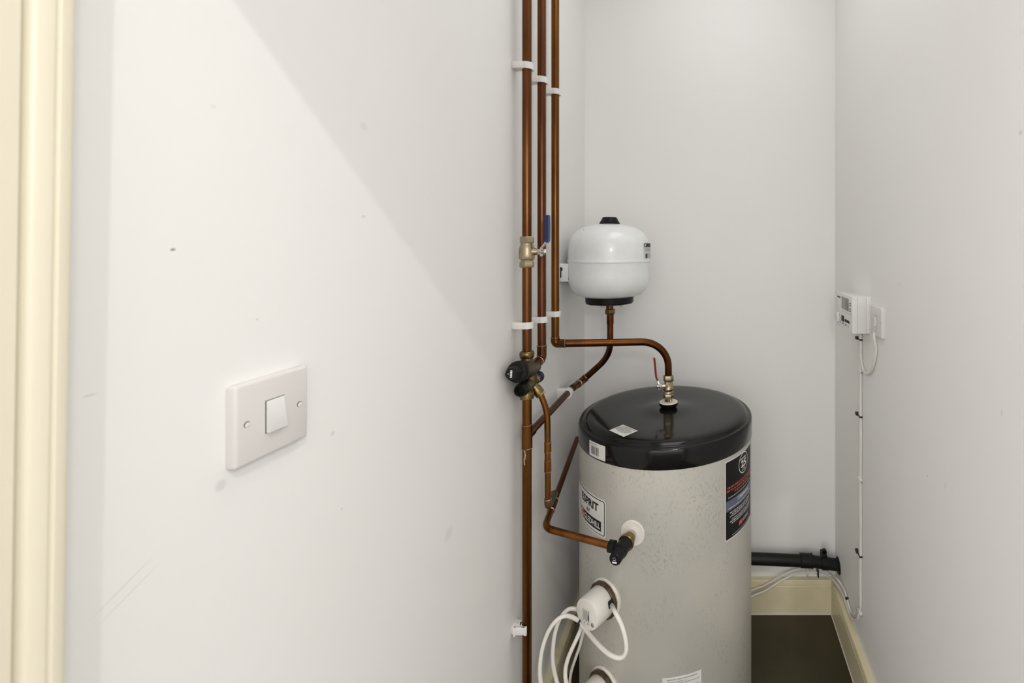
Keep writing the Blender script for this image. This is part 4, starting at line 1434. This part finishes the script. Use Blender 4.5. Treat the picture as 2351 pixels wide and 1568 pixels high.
cable_tie(at_x(1944.5, 1374, xc_), at_x(1941, 1362, xc_) - at_x(1948, 1388, xc_), 0.0046, 0.004, 'tiny black cable tie where the two cables run along the corner skirting', (-0.3, -1, 0.2), 0.0025)
root = thing('cable_tie', 'black cable tie hanging under the waste pipe on the two cables', 'cable tie', P(1877, 1318, 1.79), 'black cable ties')
pk = P(1877, 1311, 1.80)
MB().box((pk.x - 0.003, 1.7905, pk.z - 0.012), (pk.x + 0.003, 1.8135, pk.z + 0.010), M['tie'], 0.0008, 2).build('band', root)
MB().box((pk.x - 0.003, 1.784, pk.z - 0.015), (pk.x + 0.002, 1.791, pk.z + 0.012), M['tie'], 0.0008, 2).build('tail', root)
pk = P(1853, 1311, 1.80)
root = thing('cable_clip', 'small white cable clip holding two cables to back wall under the waste pipe', 'cable clip', pk, 'white cable clips')
MB().box((pk.x - 0.0045, 1.789, pk.z - 0.010), (pk.x + 0.0045, YB - 0.0005, pk.z + 0.008), M['clip'], 0.001, 2).build('saddle', root)
MB().lathe([(0, 0.0018), (0.005, 0.0018), (0.0055, 0)], (pk.x, 1.789, pk.z - 0.009), (0, -1, 0), M['steel'], 10).build('nail', root)

# ------------------------------------------------------------------ black waste pipe
wp = thing('waste_pipe', 'black plastic waste pipe running behind the cylinder into the right wall', 'pipe', P(1830, 1288, 1.772))
ya = 1.770
pa, pb, pc = P(1640, 1279, ya), P(1862, 1288, ya), P(1928, 1297.5, ya)
pc = pb + (pc - pb) * ((XR + 0.03 - pb.x) / (pc.x - pb.x))
MB().tube([pa, pb], 0.0212, M['waste'], 32).build('pipe', wp)
MB().tube([pb - (pb - pa).normalized() * 0.002, pc], 0.0208, M['waste'], 32).build('pipe', wp)
dw = (pb - pa).normalized()
cm = P(1851, 1287, ya)
MB().lathe([(-0.024, 0.0222), (-0.022, 0.0250), (0.018, 0.0250), (0.019, 0.0262), (0.023, 0.0262), (0.024, 0.0222)], cm, dw, M['waste'], 36).build('coupling', wp)
bc = P(1893, 1292, ya)
bk = MB().lathe([(-0.011, 0.0215), (-0.011, 0.0240), (0.011, 0.0240), (0.011, 0.0215)], bc, dw, M['waste'], 32)
bk.box((bc.x - 0.008, ya - 0.006, bc.z + 0.018), (bc.x + 0.008, ya + 0.006, bc.z + 0.036), M['waste'], 0.002, 2)
bk.lathe([(-0.005, 0.004), (-0.005, 0.0095), (0.005, 0.0095), (0.005, 0.004), (-0.005, 0.004)], (bc.x - 0.002, ya - 0.002, bc.z + 0.044), (0, 1, 0), M['waste'], 24)
bk.box((bc.x - 0.006, ya + 0.004, bc.z - 0.02), (bc.x + 0.006, YB, bc.z + 0.02), M['waste'], 0.002, 2)
bk.build('pipe_bracket', wp)
es = MB().lathe([(0, 0.0300), (0.003, 0.0300), (0.006, 0.0265), (0.006, 0.02)], (XR + 0.0005, ya, pb.z + (pc - pb).z * ((XR - pb.x) / (pc.x - pb.x)) - 0.002), (-1, 0, 0), M['waste'], 36)
es.build('wall_collar', wp)
